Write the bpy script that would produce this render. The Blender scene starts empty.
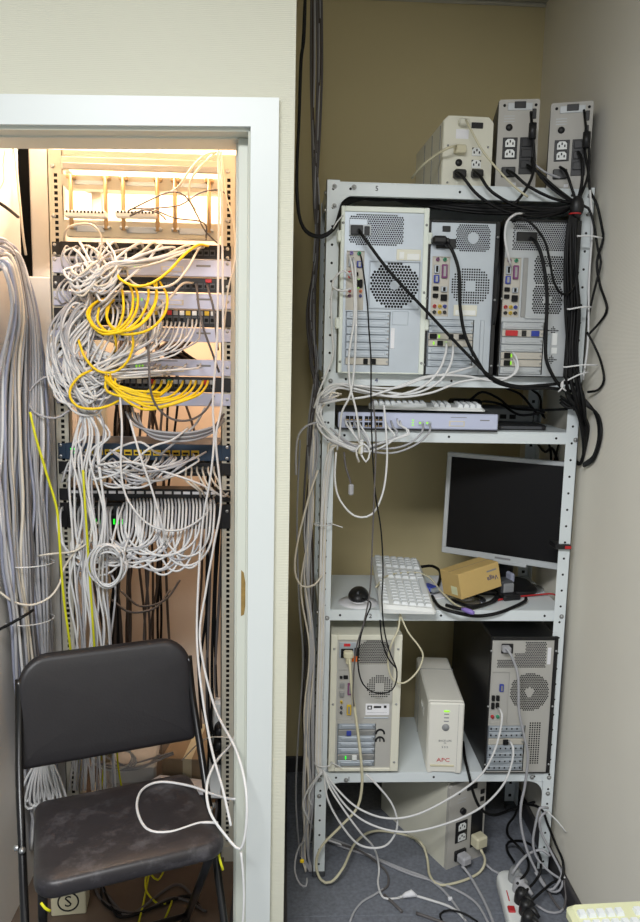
import bpy, math, random
from mathutils import Vector, Matrix, Euler
R = math.radians
rnd = random.Random(7)
SC = bpy.context.scene
COL = SC.collection

# ------------------------------------------------------------------ camera
CAM_H, YAW, PITCH, ROLL, FPX, IW, IH = 1.6, 2.7, 8.2, 1.15, 750.0, 640, 922
def cam_axes():
    y, p, r = R(YAW), R(PITCH), R(ROLL)
    fw = Vector((math.sin(y)*math.cos(p), math.cos(y)*math.cos(p), -math.sin(p)))
    rt = Vector((math.cos(y), -math.sin(y), 0)); up = rt.cross(fw)
    return rt*math.cos(r) + up*math.sin(r), up*math.cos(r) - rt*math.sin(r), fw
CR, CU, CF = cam_axes()
CO = Vector((0, 0, CAM_H))
cd = bpy.data.cameras.new('camera'); cam = bpy.data.objects.new('camera', cd); COL.objects.link(cam)
cd.sensor_fit = 'VERTICAL'; cd.sensor_height = 36.0; cd.lens = 36.0*FPX/IH
cd.clip_start = 0.05
cam.matrix_world = Matrix(((CR.x, CU.x, -CF.x, 0), (CR.y, CU.y, -CF.y, 0), (CR.z, CU.z, -CF.z, CAM_H), (0, 0, 0, 1)))
SC.camera = cam
def ray(px, py): return CF + CR*((px-IW/2)/FPX) - CU*((py-IH/2)/FPX)
def P(px, py, Y):            # point seen at a pixel, at depth Y
    v = ray(px, py); return CO + v*(Y/v.y)
def PZ(px, py, Z):           # point seen at a pixel, at height Z
    v = ray(px, py); return CO + v*((Z-CAM_H)/v.z)

# ------------------------------------------------------------------ world, lights, exposure
w = bpy.data.worlds.new('world'); SC.world = w; w.use_nodes = True
w.node_tree.nodes['Background'].inputs[0].default_value = (0.88, 0.94, 1.0, 1)
w.node_tree.nodes['Background'].inputs[1].default_value = 0.43
def area(name, loc, target, size, size_y, power, color):
    l = bpy.data.lights.new(name, 'AREA'); l.shape = 'RECTANGLE'; l.size = size; l.size_y = size_y; l.energy = power; l.color = color
    o = bpy.data.objects.new(name, l); COL.objects.link(o); o.location = loc
    o.rotation_euler = (Vector(target)-Vector(loc)).to_track_quat('-Z', 'Y').to_euler(); return o
area('ceiling_panel_light', (-0.48, -0.30, 2.76), (-0.48, -0.29, 0), 1.2, 0.6, 98, (0.97, 0.985, 1.0))
area('closet_lamp_light', (-0.50, 2.40, 2.44), (-0.48, 2.38, 0), 0.44, 0.36, 36, (1.0, 0.74, 0.54))
SC.view_settings.view_transform = 'Standard'; SC.view_settings.look = 'None'
SC.view_settings.exposure = 0.0; SC.view_settings.gamma = 1.0; SC.view_settings.use_curve_mapping = False

# ------------------------------------------------------------------ materials
def srgb(r, g, b):
    f = lambda c: (c/12.92 if c <= .04045 else ((c+.055)/1.055)**2.4)
    return (f(r/255), f(g/255), f(b/255), 1)
def mat(name, rgb, rough=.5, metal=0, var=.08, scale=30, bump=0, bscale=200, emit=0, spec=.5, ribs=None, spots=None):
    m = bpy.data.materials.new(name); m.use_nodes = True; nt = m.node_tree; b = nt.nodes['Principled BSDF']
    c = srgb(*rgb); b.inputs['Roughness'].default_value = rough; b.inputs['Metallic'].default_value = metal
    b.inputs['Specular IOR Level'].default_value = spec
    tc = nt.nodes.new('ShaderNodeTexCoord')
    n = nt.nodes.new('ShaderNodeTexNoise'); n.inputs['Scale'].default_value = scale; n.inputs['Detail'].default_value = 5
    nt.links.new(tc.outputs['Object'], n.inputs['Vector'])
    mx = nt.nodes.new('ShaderNodeMix'); mx.data_type = 'RGBA'
    mx.inputs['A'].default_value = tuple(x*(1-var) for x in c[:3])+(1,); mx.inputs['B'].default_value = tuple(min(1, x*(1+var)) for x in c[:3])+(1,)
    nt.links.new(n.outputs['Fac'], mx.inputs['Factor']); out = mx.outputs['Result']
    if spots:                 # scuffs / flecks with a shape of their own
        n3 = nt.nodes.new('ShaderNodeTexNoise'); n3.inputs['Scale'].default_value = spots[1]; n3.inputs['Detail'].default_value = 8; n3.inputs['Roughness'].default_value = .7
        nt.links.new(tc.outputs['Object'], n3.inputs['Vector'])
        rp = nt.nodes.new('ShaderNodeValToRGB'); rp.color_ramp.elements[0].position = spots[2]; rp.color_ramp.elements[1].position = spots[3]
        nt.links.new(n3.outputs['Fac'], rp.inputs[0])
        m2 = nt.nodes.new('ShaderNodeMix'); m2.data_type = 'RGBA'; nt.links.new(out, m2.inputs['A']); m2.inputs['B'].default_value = srgb(*spots[0])
        nt.links.new(rp.outputs[0], m2.inputs['Factor']); out = m2.outputs['Result']
    nt.links.new(out, b.inputs['Base Color'])
    h = None
    if ribs:
        wv = nt.nodes.new('ShaderNodeTexWave'); wv.bands_direction = ribs[0]; wv.inputs['Scale'].default_value = ribs[1]; wv.inputs['Distortion'].default_value = ribs[2]; wv.inputs['Detail'].default_value = 2
        nt.links.new(tc.outputs['Object'], wv.inputs['Vector']); h = wv.outputs['Fac']; bump = ribs[3]
    elif bump:
        n2 = nt.nodes.new('ShaderNodeTexNoise'); n2.inputs['Scale'].default_value = bscale; n2.inputs['Detail'].default_value = 3
        nt.links.new(tc.outputs['Object'], n2.inputs['Vector']); h = n2.outputs['Fac']
    if h:
        bp = nt.nodes.new('ShaderNodeBump'); bp.inputs['Strength'].default_value = bump; bp.inputs['Distance'].default_value = .002
        nt.links.new(h, bp.inputs['Height']); nt.links.new(bp.outputs[0], b.inputs['Normal'])
    if emit:
        b.inputs['Emission Color'].default_value = c; b.inputs['Emission Strength'].default_value = emit
    return m
M = {}
M['wallpaper'] = mat('cream_wallpaper', (208, 207, 190), .75, var=.03, scale=3, ribs=('Z', 85, .4, .22))
M['alcove_wall'] = mat('beige_wall_covering', (212, 198, 154), .8, var=.04, scale=3, ribs=('Z', 90, 1.2, .2))
M['side_wall'] = mat('pale_woven_wall_covering', (240, 235, 222), .8, var=.04, scale=4, ribs=('Z', 95, 1.2, .22))
M['closet_left'] = mat('closet_left_plaster', (226, 222, 216), .8, var=.05, scale=5, bump=.2, bscale=60)
M['closet_wall'] = mat('closet_plaster', (226, 208, 188), .8, var=.05, scale=5, bump=.2, bscale=60)
M['ceiling'] = mat('ceiling_paint', (190, 186, 172), .9, var=.03)
M['casing'] = mat('white_door_casing', (213, 218, 216), .35, var=.02, scale=4)
M['jamb'] = mat('door_jamb_paint', (213, 216, 204), .45, var=.03, scale=6)
M['chipped'] = mat('chipped_wood', (150, 122, 66), .8, var=.4, scale=90)
M['carpet'] = mat('grey_carpet', (114, 118, 127), .95, var=.45, scale=95, bump=.8, bscale=420)
M['closet_floor'] = mat('brown_linoleum', (98, 84, 72), .6, var=.2, scale=14)
M['baseboard'] = mat('dark_baseboard', (62, 60, 62), .5, var=.1)
M['shelf'] = mat('white_shelf_enamel', (221, 228, 230), .38, var=.03, scale=9, bump=.03, bscale=500)
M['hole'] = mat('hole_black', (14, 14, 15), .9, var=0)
M['bolt'] = mat('zinc_bolt', (170, 172, 172), .35, .8, var=.15)
M['rack'] = mat('rack_beige_paint', (196, 192, 176), .5, var=.06, scale=20)
M['steel'] = mat('galvanised_steel', (188, 196, 204), .42, .55, var=.08, scale=18)
M['steel_dark'] = mat('aged_steel', (160, 160, 158), .45, .5, var=.12, scale=25)
M['copperish'] = mat('brass_rod', (196, 166, 124), .35, .6, var=.1)
M['cream'] = mat('cream_plastic', (222, 220, 204), .45, var=.04, scale=12)
M['offwhite'] = mat('offwhite_plastic', (230, 228, 219), .42, var=.03, scale=12)
M['pcwhite'] = mat('cream_white_case_paint', (226, 232, 222), .45, var=.03, scale=12)
M['beige_io'] = mat('beige_backplate', (194, 189, 178), .5, .1, var=.06)
M['black'] = mat('black_plastic', (24, 24, 26), .45, var=.15)
M['black_metal'] = mat('black_case_paint', (20, 20, 22), .4, var=.1)
M['dark_inside'] = mat('dark_interior', (46, 42, 54), .8, var=.3, scale=90)
M['grey'] = mat('grey_plastic', (142, 144, 146), .5, var=.05)
M['greydark'] = mat('dark_grey_plastic', (72, 74, 78), .5, var=.08)
M['silver'] = mat('silver_plastic', (188, 192, 194), .4, .1, var=.04)
M['zinc'] = mat('zinc_case_sheet', (186, 184, 178), .45, .15, var=.06, scale=16)
M['upsgrey'] = mat('ups_grey_paint', (182, 179, 172), .5, 0, var=.05)
M['white'] = mat('white_plastic', (232, 234, 232), .4, var=.03)
M['keys'] = mat('white_keycaps', (226, 230, 232), .5, var=.04, scale=40)
M['yellowcase'] = mat('yellowed_plastic', (218, 220, 180), .5, var=.05)
M['switchfront'] = mat('pale_blue_grey_metal', (196, 202, 226), .45, .15, var=.04, scale=8)
M['screen'] = mat('dark_lcd', (11, 10, 12), .45, var=.1, spec=.25)
M['cardboard'] = mat('tan_cardboard', (198, 168, 106), .8, var=.06, scale=25)
M['brownbox'] = mat('brown_cardboard', (150, 132, 108), .85, var=.08, scale=20)
M['paper'] = mat('white_paper', (232, 232, 236), .8, var=.03)
M['vinyl'] = mat('black_scuffed_vinyl', (42, 39, 42), .42, var=.25, scale=22, bump=.12, bscale=160, spots=((106, 104, 108), 14, .52, .88))
M['vinyl_back'] = mat('black_vinyl', (36, 34, 37), .45, var=.15, scale=20, bump=.12, bscale=160, spots=((90, 88, 92), 16, .66, .86))
M['tube'] = mat('black_enamel_tube', (18, 17, 18), .28, var=.1)
M['red'] = mat('red_plastic', (190, 40, 44), .45); M['blue'] = mat('blue_plastic', (50, 66, 158), .45)
M['green'] = mat('green_plastic', (52, 150, 110), .45); M['purple'] = mat('magenta_plastic', (124, 66, 112), .45)
M['lilac'] = mat('lilac_plastic', (142, 122, 196), .45); M['orange'] = mat('orange_rocker', (240, 116, 36), .4)
M['yellowp'] = mat('yellow_port', (214, 180, 40), .45)
M['led'] = mat('green_led', (150, 230, 50), .4, emit=.7); M['led2'] = mat('deep_green_led', (30, 220, 40), .4, emit=1.6)
M['navy'] = mat('navy_metal', (44, 62, 82), .45, .2, var=.06)
M['disc'] = mat('shiny_disc', (190, 196, 206), .12, .9, var=.1, scale=8)
M['cardtext'] = mat('print_ink_blue', (52, 60, 110), .6); M['ink'] = mat('print_ink_black', (20, 20, 22), .6)
M['inkred'] = mat('print_ink_red', (196, 40, 48), .6); M['inkgrey'] = mat('print_ink_grey', (130, 130, 132), .6)
M['emboss'] = mat('pale_emboss', (236, 236, 232), .5)
for n, c in dict(c_white=(216, 216, 216), c_warm=(214, 206, 192), c_grey=(168, 168, 172), c_blue=(150, 154, 172), c_dark=(96, 92, 92), c_brown=(74, 64, 58),
                 c_black=(16, 16, 17), c_yellow=(240, 204, 22), c_lime=(206, 206, 30), c_cream=(206, 200, 172)).items():
    M[n] = mat('cable_'+n[2:], c, .5, var=.08, scale=40, spec=.25 if n == 'c_black' else .4)

# ------------------------------------------------------------------ mesh builder
def tag(o, label=None, cat=None, group=None, kind=None):
    if label: o['label'] = label
    if cat: o['category'] = cat
    if group: o['group'] = group
    if kind: o['kind'] = kind
    return o
def empty(name, loc=(0, 0, 0), rz=0, label=None, cat=None, group=None, kind=None, rot=None):
    o = bpy.data.objects.new(name, None); COL.objects.link(o); o.location = loc; o.rotation_euler = rot or (0, 0, rz); o.empty_display_size = .05
    return tag(o, label, cat, group, kind)
class MB:
    def __init__(s): s.v = []; s.f = []; s.m = []; s.s = []; s.mats = []
    def mi(s, m):
        m = M[m] if isinstance(m, str) else m
        if m not in s.mats: s.mats.append(m)
        return s.mats.index(m)
    def add(s, vs, fs, m, smooth=False):
        k = len(s.v); i = s.mi(m); s.v += [tuple(v) for v in vs]
        for f in fs: s.f.append(tuple(a+k for a in f)); s.m.append(i); s.s.append(smooth)
        return s
    def box(s, x0, x1, y0, y1, z0, z1, m, b=0):
        if not b:
            v = [(x, y, z) for x in (x0, x1) for y in (y0, y1) for z in (z0, z1)]
            return s.add(v, [(0, 1, 3, 2), (4, 6, 7, 5), (0, 4, 5, 1), (2, 3, 7, 6), (0, 2, 6, 4), (1, 5, 7, 3)], m)
        c = ((x0+x1)/2, (y0+y1)/2, (z0+z1)/2); h = ((x1-x0)/2, (y1-y0)/2, (z1-z0)/2); b = min(b, min(h)*.9)
        v = []; idx = {}
        for sx in (-1, 1):
            for sy in (-1, 1):
                for sz in (-1, 1):
                    sg = (sx, sy, sz)
                    for a in range(3):
                        idx[sg, a] = len(v); v.append(tuple(c[k]+sg[k]*(h[k]-(0 if k == a else b)) for k in range(3)))
        fs = []
        for a in range(3):
            b1, b2 = (a+1) % 3, (a+2) % 3
            for sg in (-1, 1):
                q = []
                for (p, r) in ((-1, -1), (1, -1), (1, 1), (-1, 1)):
                    t = [0, 0, 0]; t[a] = sg; t[b1] = p; t[b2] = r; q.append(idx[tuple(t), a])
                fs.append(tuple(q if sg > 0 else q[::-1]))
        for a in range(3):
            b1, b2 = (a+1) % 3, (a+2) % 3
            for p in (-1, 1):
                for r in (-1, 1):
                    lo = [0, 0, 0]; lo[a] = -1; lo[b1] = p; lo[b2] = r; hi = list(lo); hi[a] = 1; lo = tuple(lo); hi = tuple(hi)
                    q = [idx[lo, b1], idx[hi, b1], idx[hi, b2], idx[lo, b2]]
                    fs.append(tuple(q if p*r < 0 else q[::-1]))
        for sx in (-1, 1):
            for sy in (-1, 1):
                for sz in (-1, 1):
                    q = [idx[(sx, sy, sz), a] for a in range(3)]
                    fs.append(tuple(q if sx*sy*sz > 0 else q[::-1]))
        return s.add(v, fs, m)
    def tube(s, pts, r, m, n=6, caps=True):
        pts = [Vector(p) for p in pts]; N = len(pts); rs = r if isinstance(r, (list, tuple)) else [r]*N
        t0 = (pts[1]-pts[0]).normalized(); ref = Vector((0, 0, 1)) if abs(t0.z) < .9 else Vector((1, 0, 0))
        u = t0.cross(ref).normalized(); v = []
        for i in range(N):
            t = (pts[min(i+1, N-1)]-pts[max(i-1, 0)])
            t = t.normalized() if t.length > 1e-9 else t0
            u = (u - t*u.dot(t)); u = u.normalized() if u.length > 1e-6 else t.orthogonal().normalized(); q = t.cross(u)
            for k in range(n):
                a = 2*math.pi*k/n; v.append(pts[i]+(u*math.cos(a)+q*math.sin(a))*rs[i])
        fs = [(i*n+k, i*n+(k+1) % n, (i+1)*n+(k+1) % n, (i+1)*n+k) for i in range(N-1) for k in range(n)]
        s.add(v, fs, m, True)
        if caps:
            kk = len(s.v)-len(v); i = s.mi(m)
            s.f.append(tuple(kk+k for k in range(n))[::-1]); s.m.append(i); s.s.append(False)
            s.f.append(tuple(kk+(N-1)*n+k for k in range(n))); s.m.append(i); s.s.append(False)
        return s
    def cyl(s, p0, p1, r, m, n=16, r1=None): return s.tube([p0, p1], [r, r if r1 is None else r1], m, n)
    def lathe(s, prof, origin, axis, m, n=20):   # prof: (radius, distance along axis)
        ax = Vector(axis).normalized(); u = ax.orthogonal().normalized(); q = ax.cross(u); o = Vector(origin); v = []
        for (r, d) in prof:
            for k in range(n):
                a = 2*math.pi*k/n; v.append(o+ax*d+(u*math.cos(a)+q*math.sin(a))*r)
        N = len(prof)
        s.add(v, [(i*n+k, i*n+(k+1) % n, (i+1)*n+(k+1) % n, (i+1)*n+k) for i in range(N-1) for k in range(n)], m, True)
        return s
    def prism(s, outline, a, b, m, plane='xz'):  # outline in a plane, from a to b along the third axis
        f = {'xz': lambda p, d: (p[0], d, p[1]), 'xy': lambda p, d: (p[0], p[1], d), 'yz': lambda p, d: (d, p[0], p[1])}[plane]
        n = len(outline); v = [f(p, a) for p in outline]+[f(p, b) for p in outline]
        return s.add(v, [tuple(range(n)), tuple(range(2*n-1, n-1, -1))]+[(i, i+n, (i+1) % n+n, (i+1) % n) for i in range(n)], m)
    def sheet(s, x0, x1, z0, z1, y, wins, m):    # flat plate facing -Y with rectangular openings
        xs = sorted({x0, x1, *[q for w_ in wins for q in w_[:2]]}); zs = sorted({z0, z1, *[q for w_ in wins for q in w_[2:4]]})
        for i in range(len(xs)-1):
            for j in range(len(zs)-1):
                cx, cz = (xs[i]+xs[i+1])/2, (zs[j]+zs[j+1])/2
                if any(w_[0] < cx < w_[1] and w_[2] < cz < w_[3] for w_ in wins): continue
                s.add([(xs[i], y, zs[j]), (xs[i+1], y, zs[j]), (xs[i+1], y, zs[j+1]), (xs[i], y, zs[j+1])], [(0, 1, 2, 3)], m)
        return s
    def grille(s, x0, x1, z0, z1, y, pitch, m, inside=None, fill=.36, n=8, stagger=True, back='hole', bd=.006):
        nx = max(1, round((x1-x0)/pitch)); nz = max(1, round((z1-z0)/(pitch*(.9 if stagger else 1)))); px = (x1-x0)/nx; pz = (z1-z0)/nz
        for j in range(nz):
            off = px/2 if stagger and j % 2 else 0
            edges = [x0+off+i*px for i in range(nx+(0 if off else 1))]
            za, zb = z0+j*pz, z0+(j+1)*pz
            if off:
                s.add([(x0, y, za), (x0+off, y, za), (x0+off, y, zb), (x0, y, zb)], [(0, 1, 2, 3)], m)
                s.add([(x1-off, y, za), (x1, y, za), (x1, y, zb), (x1-off, y, zb)], [(0, 1, 2, 3)], m)
            for i in range(len(edges)-1):
                xa, xb = edges[i], edges[i+1]; cx, cz = (xa+xb)/2, (za+zb)/2
                if inside and not inside(cx, cz):
                    s.add([(xa, y, za), (xb, y, za), (xb, y, zb), (xa, y, zb)], [(0, 1, 2, 3)], m); continue
                r = min(px, pz)*fill
                if n == 4:
                    o = [(xa, za), (xb, za), (xb, zb), (xa, zb)]; h = [(cx-r, cz-r), (cx+r, cz-r), (cx+r, cz+r), (cx-r, cz+r)]
                else:
                    o = [(xa, za), (cx, za), (xb, za), (xb, cz), (xb, zb), (cx, zb), (xa, zb), (xa, cz)]
                    h = [(cx+r*1.08*math.cos(R(225+45*k)), cz+r*1.08*math.sin(R(225+45*k))) for k in range(8)]
                k = len(o)
                s.add([(a, y, b) for a, b in o]+[(a, y, b) for a, b in h], [(q, (q+1) % k, (q+1) % k+k, q+k) for q in range(k)], m)
        if back: s.add([(x0, y+bd, z0), (x1, y+bd, z0), (x1, y+bd, z1), (x0, y+bd, z1)], [(0, 1, 2, 3)], back)  # dark sheet behind the openings stands in for the unlit interior
        return s
    def build(s, name, parent=None, label=None, cat=None, group=None, kind=None, loc=None, rot=None):
        me = bpy.data.meshes.new(name); me.from_pydata(s.v, [], s.f)
        for m in s.mats: me.materials.append(m)
        me.polygons.foreach_set('material_index', s.m); me.polygons.foreach_set('use_smooth', s.s); me.update()
        o = bpy.data.objects.new(name, me); COL.objects.link(o)
        if parent: o.parent = parent
        if loc: o.location = loc
        if rot: o.rotation_euler = rot
        return tag(o, label, cat, group, kind)
def bx(name, parent, x0, x1, y0, y1, z0, z1, m, b=0, **k): return MB().box(x0, x1, y0, y1, z0, z1, m, b).build(name, parent, **k)
def text(parent, s, loc, size, m, rot=(90, 0, 0), name='lettering', sx=1, align='CENTER'):
    c = bpy.data.curves.new(name, 'FONT'); c.body = s; c.size = size; c.extrude = .0003; c.align_x = align; c.align_y = 'CENTER'; c.resolution_u = 2
    c.materials.append(M[m]); o = bpy.data.objects.new(name, c); COL.objects.link(o)
    me = bpy.data.meshes.new_from_object(o); me.name = name; bpy.data.objects.remove(o); o = bpy.data.objects.new(name, me); COL.objects.link(o)
    if parent: o.parent = parent
    o.location = loc; o.rotation_euler = tuple(R(a) for a in rot); o.scale = (sx, 1, 1); return o
def catmull(pts, sub=8):
    p = [Vector(q) for q in pts]; p = [p[0]*2-p[1]]+p+[p[-1]*2-p[-2]]; out = []
    for i in range(1, len(p)-2):
        a, b, c, d = p[i-1:i+3]; L = (c-b).length; n = max(2, min(sub, int(L/.012)))
        for k in range(n):
            t = k/n; out.append(.5*((2*b)+(c-a)*t+(2*a-5*b+4*c-d)*t*t+(3*b-a-3*c+d)*t**3))
    return out+[p[-2]]
def pt(q):
    if isinstance(q, Vector): return q
    if len(q) == 4: return PZ(q[0], q[1], q[3])
    p = P(*q)
    if p.x > WX-.007: v = ray(q[0], q[1]); p = CO + v*((WX-.007)/v.x)
    return p
WX = 0.862          # right wall
def cable(name, pts, r, m, label=None, group=None, cat='cable', parent=None, sub=8, n=6):
    return MB().tube(catmull([pt(q) for q in pts], sub), r, m, n).build(name, parent, label, cat, group)
def rrect(hw, hd, r, n=5, rt=None):
    rt = r if rt is None else rt; out = []
    for (sx, sy, a0, rr) in ((1, 1, 0, rt), (-1, 1, 90, rt), (-1, -1, 180, r), (1, -1, 270, r)):
        for k in range(n+1):
            a = R(a0+90*k/n); out.append((sx*(hw-rr)+rr*math.cos(a), sy*(hd-rr)+rr*math.sin(a)))
    return out
def cushion(hw, hd, r, th, rt=None, bulge=.006, edge=.014, n=6):
    """rounded padded slab in the xy plane, thickness along z; returns verts, faces"""
    vs = []; fs = []; rings = []
    lay = [(edge*.7, 0), (edge*.15, th*.2), (0, th*.45), (edge*.12, th*.75), (edge*.5, th*.93), (edge*1.2, th), (edge*3.5, th+bulge*.6)]
    for (e, z) in lay:
        o = rrect(hw-e, hd-e, max(.004, r-e), n, max(.004, (r if rt is None else rt)-e)); rings.append(len(vs)); vs += [(a, b, z) for a, b in o]
    k = len(rrect(1, 1, .1, n))
    for i in range(len(lay)-1):
        fs += [(rings[i]+q, rings[i]+(q+1) % k, rings[i+1]+(q+1) % k, rings[i+1]+q) for q in range(k)]
    vs.append((0, 0, th+bulge)); c = len(vs)-1; fs += [(rings[-1]+q, rings[-1]+(q+1) % k, c) for q in range(k)]
    fs.append(tuple(range(k))[::-1]); return vs, fs

# ================================================================== SETTING
PX = 0.011          # alcove face of the partition
DY0, DY1 = 1.65, 1.795
S = 'structure'
fl = bx('floor', None, -2.2, 1.0, -1.6, 2.85, -.06, -.008, 'greydark', kind=S)
tile = MB().box(-.4594, .4594, -.2494, .2494, 0, .008, 'carpet', .002)
tm = None
for ty in (-.31, .19, .69, 1.19, 1.69, 2.19, 2.69):
    for tx in (-1.43, -.51, .41):
        if ty > 1.6 and tx < 0: continue
        x0 = tx
        if tm is None: o = tile.build('carpet_tile', fl); tm = o.data
        else: o = bpy.data.objects.new('carpet_tile', tm); COL.objects.link(o); o.parent = fl
        o.location = (x0, ty, -.008)
bx('floor_closet', None, -.80, -.14, 1.79, 2.75, -.008, .0, 'closet_floor', kind=S)
bx('ceiling', None, -2.2, 1.0, -1.6, 2.85, 2.785, 2.82, 'ceiling', kind=S)
bx('ceiling_closet', None, -.80, -.06, 1.795, 2.75, 2.46, 2.50, 'closet_wall', kind=S)
wf = MB(); DH = 2.060; DL, DR = -.82, -.080
DHL = DH-.018
wf.prism([(-2.2, -.008), (DL, -.008), (DL, DHL), (DR, DH), (DR, -.008), (PX, -.008), (PX, 2.785), (-2.2, 2.785)], DY0, DY1, 'wallpaper')
wf.build('wall_front', kind=S)
bx('wall_left', None, -.055, PX-.002, DY1, 2.72, -.008, 2.785, 'alcove_wall', kind=S)
bx('wall_back', None, -.055, 1.0, 2.70, 2.78, -.008, 2.785, 'alcove_wall', kind=S)
bx('wall_right', None, WX, 1.0, -1.6, 2.72, -.008, 2.785, 'side_wall', kind=S)
bx('baseboard_right', None, WX-.014, WX, -1.6, 2.70, 0, .062, 'baseboard', .003, kind=S)
bx('baseboard_back', None, PX, WX-.014, 2.686, 2.70, 0, .062, 'baseboard', .003, kind=S)
bx('baseboard_left', None, PX-.002, PX+.012, DY1, 2.686, 0, .062, 'baseboard', .003, kind=S)
bx('trim_ceiling', None, PX, WX, 2.690, 2.70, 2.772, 2.785, 'ceiling', .004, kind=S)
bx('wall_closet_left', None, -.84, -.752, DY1, 2.215, -.008, 2.46, 'closet_left', kind=S)
bx('wall_closet_back', None, -.90, -.055, 2.74, 2.80, -.008, 2.5, 'closet_wall', kind=S)
bx('wall_closet_right', None, -.062, -.054, DY1, 2.74, -.008, 2.46, 'closet_wall', kind=S)
bx('shaft_shade_panel', None, -.94, -.728, 2.40, 2.44, 1.80, 2.46, 'hole', kind=S)  # black panel put in for the darkness of the open shaft
bx('wall_closet_recess', None, -1.02, -.90, 2.2, 2.80, -.008, 2.5, 'hole', kind=S)  # recess wall coloured black to stand in for its shade
# light column behind the rack's left post, standing on a low plaster block
bx('trim_column', None, -.738, -.680, 2.26, 2.38, 1.80, 2.46, 'closet_left', .004, kind=S)
bx('wall_closet_block', None, -.768, -.672, 2.225, 2.45, 0, 1.80, 'closet_left', .005, kind=S)
# door frame
dr = empty('door_1', ((DL+DR)/2, DY0, 0), kind=S)
def ch(name, x0, x1, y0, y1, z0, z1, m, b=.003):
    o = bx(name, None, x0-dr.location.x, x1-dr.location.x, y0-DY0, y1-DY0, z0, z1, m, b); o.parent = dr; return o
CW = .058
def casing(name, outl):
    o = MB().prism([(x-dr.location.x, z) for x, z in outl], -.014, .0, 'casing').build(name, dr); return o
casing('casing_head', [(DL-CW, DHL+CW), (DR+CW, DH+CW), (DR, DH), (DL, DHL)])
casing('casing_side', [(DR+CW, -.008), (DR, -.008), (DR, DH), (DR+CW, DH+CW)])
casing('casing_side', [(DL-CW, -.008), (DL, -.008), (DL, DHL), (DL-CW, DHL+CW)])
ch('jamb_lining', DR-.006, DR, DY0, DY1, -.008, DH, 'jamb'); ch('jamb_lining', DL, DL+.006, DY0, DY1, -.008, DHL, 'jamb')
MB().prism([(DL-dr.location.x, DHL-.006), (DR-dr.location.x, DH-.006), (DR-dr.location.x, DH), (DL-dr.location.x, DHL)], 0, DY1-DY0, 'jamb').build('jamb_head', dr)
ch('door_stop', DR-.030, DR-.006, DY0+.045, DY1-.01, -.008, DH-.006, 'jamb'); ch('door_stop', DR-.036, DR-.030, DY0+.075, DY1-.01, -.008, DH-.008, 'jamb')
MB().prism([(DL-dr.location.x, DHL-.010), (DR-.0302-dr.location.x, DH-.010), (DR-.0302-dr.location.x, DH-.006), (DL-dr.location.x, DHL-.006)], .045, DY1-DY0-.01, 'jamb').build('head_stop', dr)
# chipped mortise where a strike plate used to be
zz0, zz1 = P(243, 616, DY0+.045).z, P(243, 570, DY0+.045).z; xx = P(243.2, 592, DY0+.045).x
ol = [(xx-.005, zz0), (xx+.002, zz0+.004), (xx+.006, zz0+.03), (xx+.007, zz0+.06), (xx+.005, zz1-.03), (xx+.001, zz1-.006), (xx-.005, zz1)]
MB().prism([(x-dr.location.x, z) for x, z in ol], .0445-.0006, .047, 'chipped').build('strike_mortise', dr, label='chipped bare-wood mortise')

# ================================================================== SHELVING UNIT
X0, X1, FY, BY, TOPZ = .102, .838, 2.10, 2.455, 2.062
LIPS = [(2.058, .036), (1.546, .034), (1.388, .034), (.858, .033), (.346, .033)]
sh = empty('shelving_unit', ((X0+X1)/2, (FY+BY)/2, 0), label='tall white metal shelving unit with perforated posts in the alcove', cat='shelf')
SX, SY = sh.location.x, sh.location.y
def post(xa, sgn, front):
    m = MB(); wd = .036; x0, x1 = (xa, xa+wd) if sgn > 0 else (xa-wd, xa)
    y = FY if front else BY
    x0 -= SX; x1 -= SX; y -= SY; cx = (x0+x1)/2; r = .0036; z = .022; zt = TOPZ
    def cell(a, b, hz):
        o = [(x0, a), (cx, a), (x1, a), (x1, hz), (x1, b), (cx, b), (x0, b), (x0, hz)]
        h = [(cx+r*math.cos(R(225+45*k)), hz+r*math.sin(R(225+45*k))) for k in range(8)]
        m.add([(p, y, q) for p, q in o]+[(p, y, q) for p, q in h], [(q, (q+1) % 8, (q+1) % 8+8, q+8) for q in range(8)], 'shelf')
    n = 42; st = (zt-z)/n
    for i in range(n): cell(z+i*st, z+(i+1)*st, z+(i+.5)*st)
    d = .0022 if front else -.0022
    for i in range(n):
        hz = z+(i+.5)*st; m.box(cx-.0048, cx+.0048, *sorted((y+d*.3, y+d)), hz-.0048, hz+.0048, 'hole')  # black squares behind the holes stand in for the post's dark inside
    m.box(x0, x1, *(sorted((y, y+d))), zt-.0005, zt, 'shelf')
    xs = (x0, x0+.002) if sgn > 0 else (x1-.002, x1)
    ys = (y, y+.036) if front else (y-.036, y)
    m.box(xs[0], xs[1], ys[0], ys[1], z, zt, 'shelf')
    o = m.build('post', sh)
    ft = MB(); fy = (y-.001, y+.03) if front else (y-.03, y+.001)
    ft.box(x0-.002, x1+.002, fy[0], fy[1], 0, .024, 'greydark', .004)
    f = ft.build('foot_cap', o)
    return o
posts = [post(X0, 1, True), post(X1, -1, True), post(X0, 1, False), post(X1, -1, False)]
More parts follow.
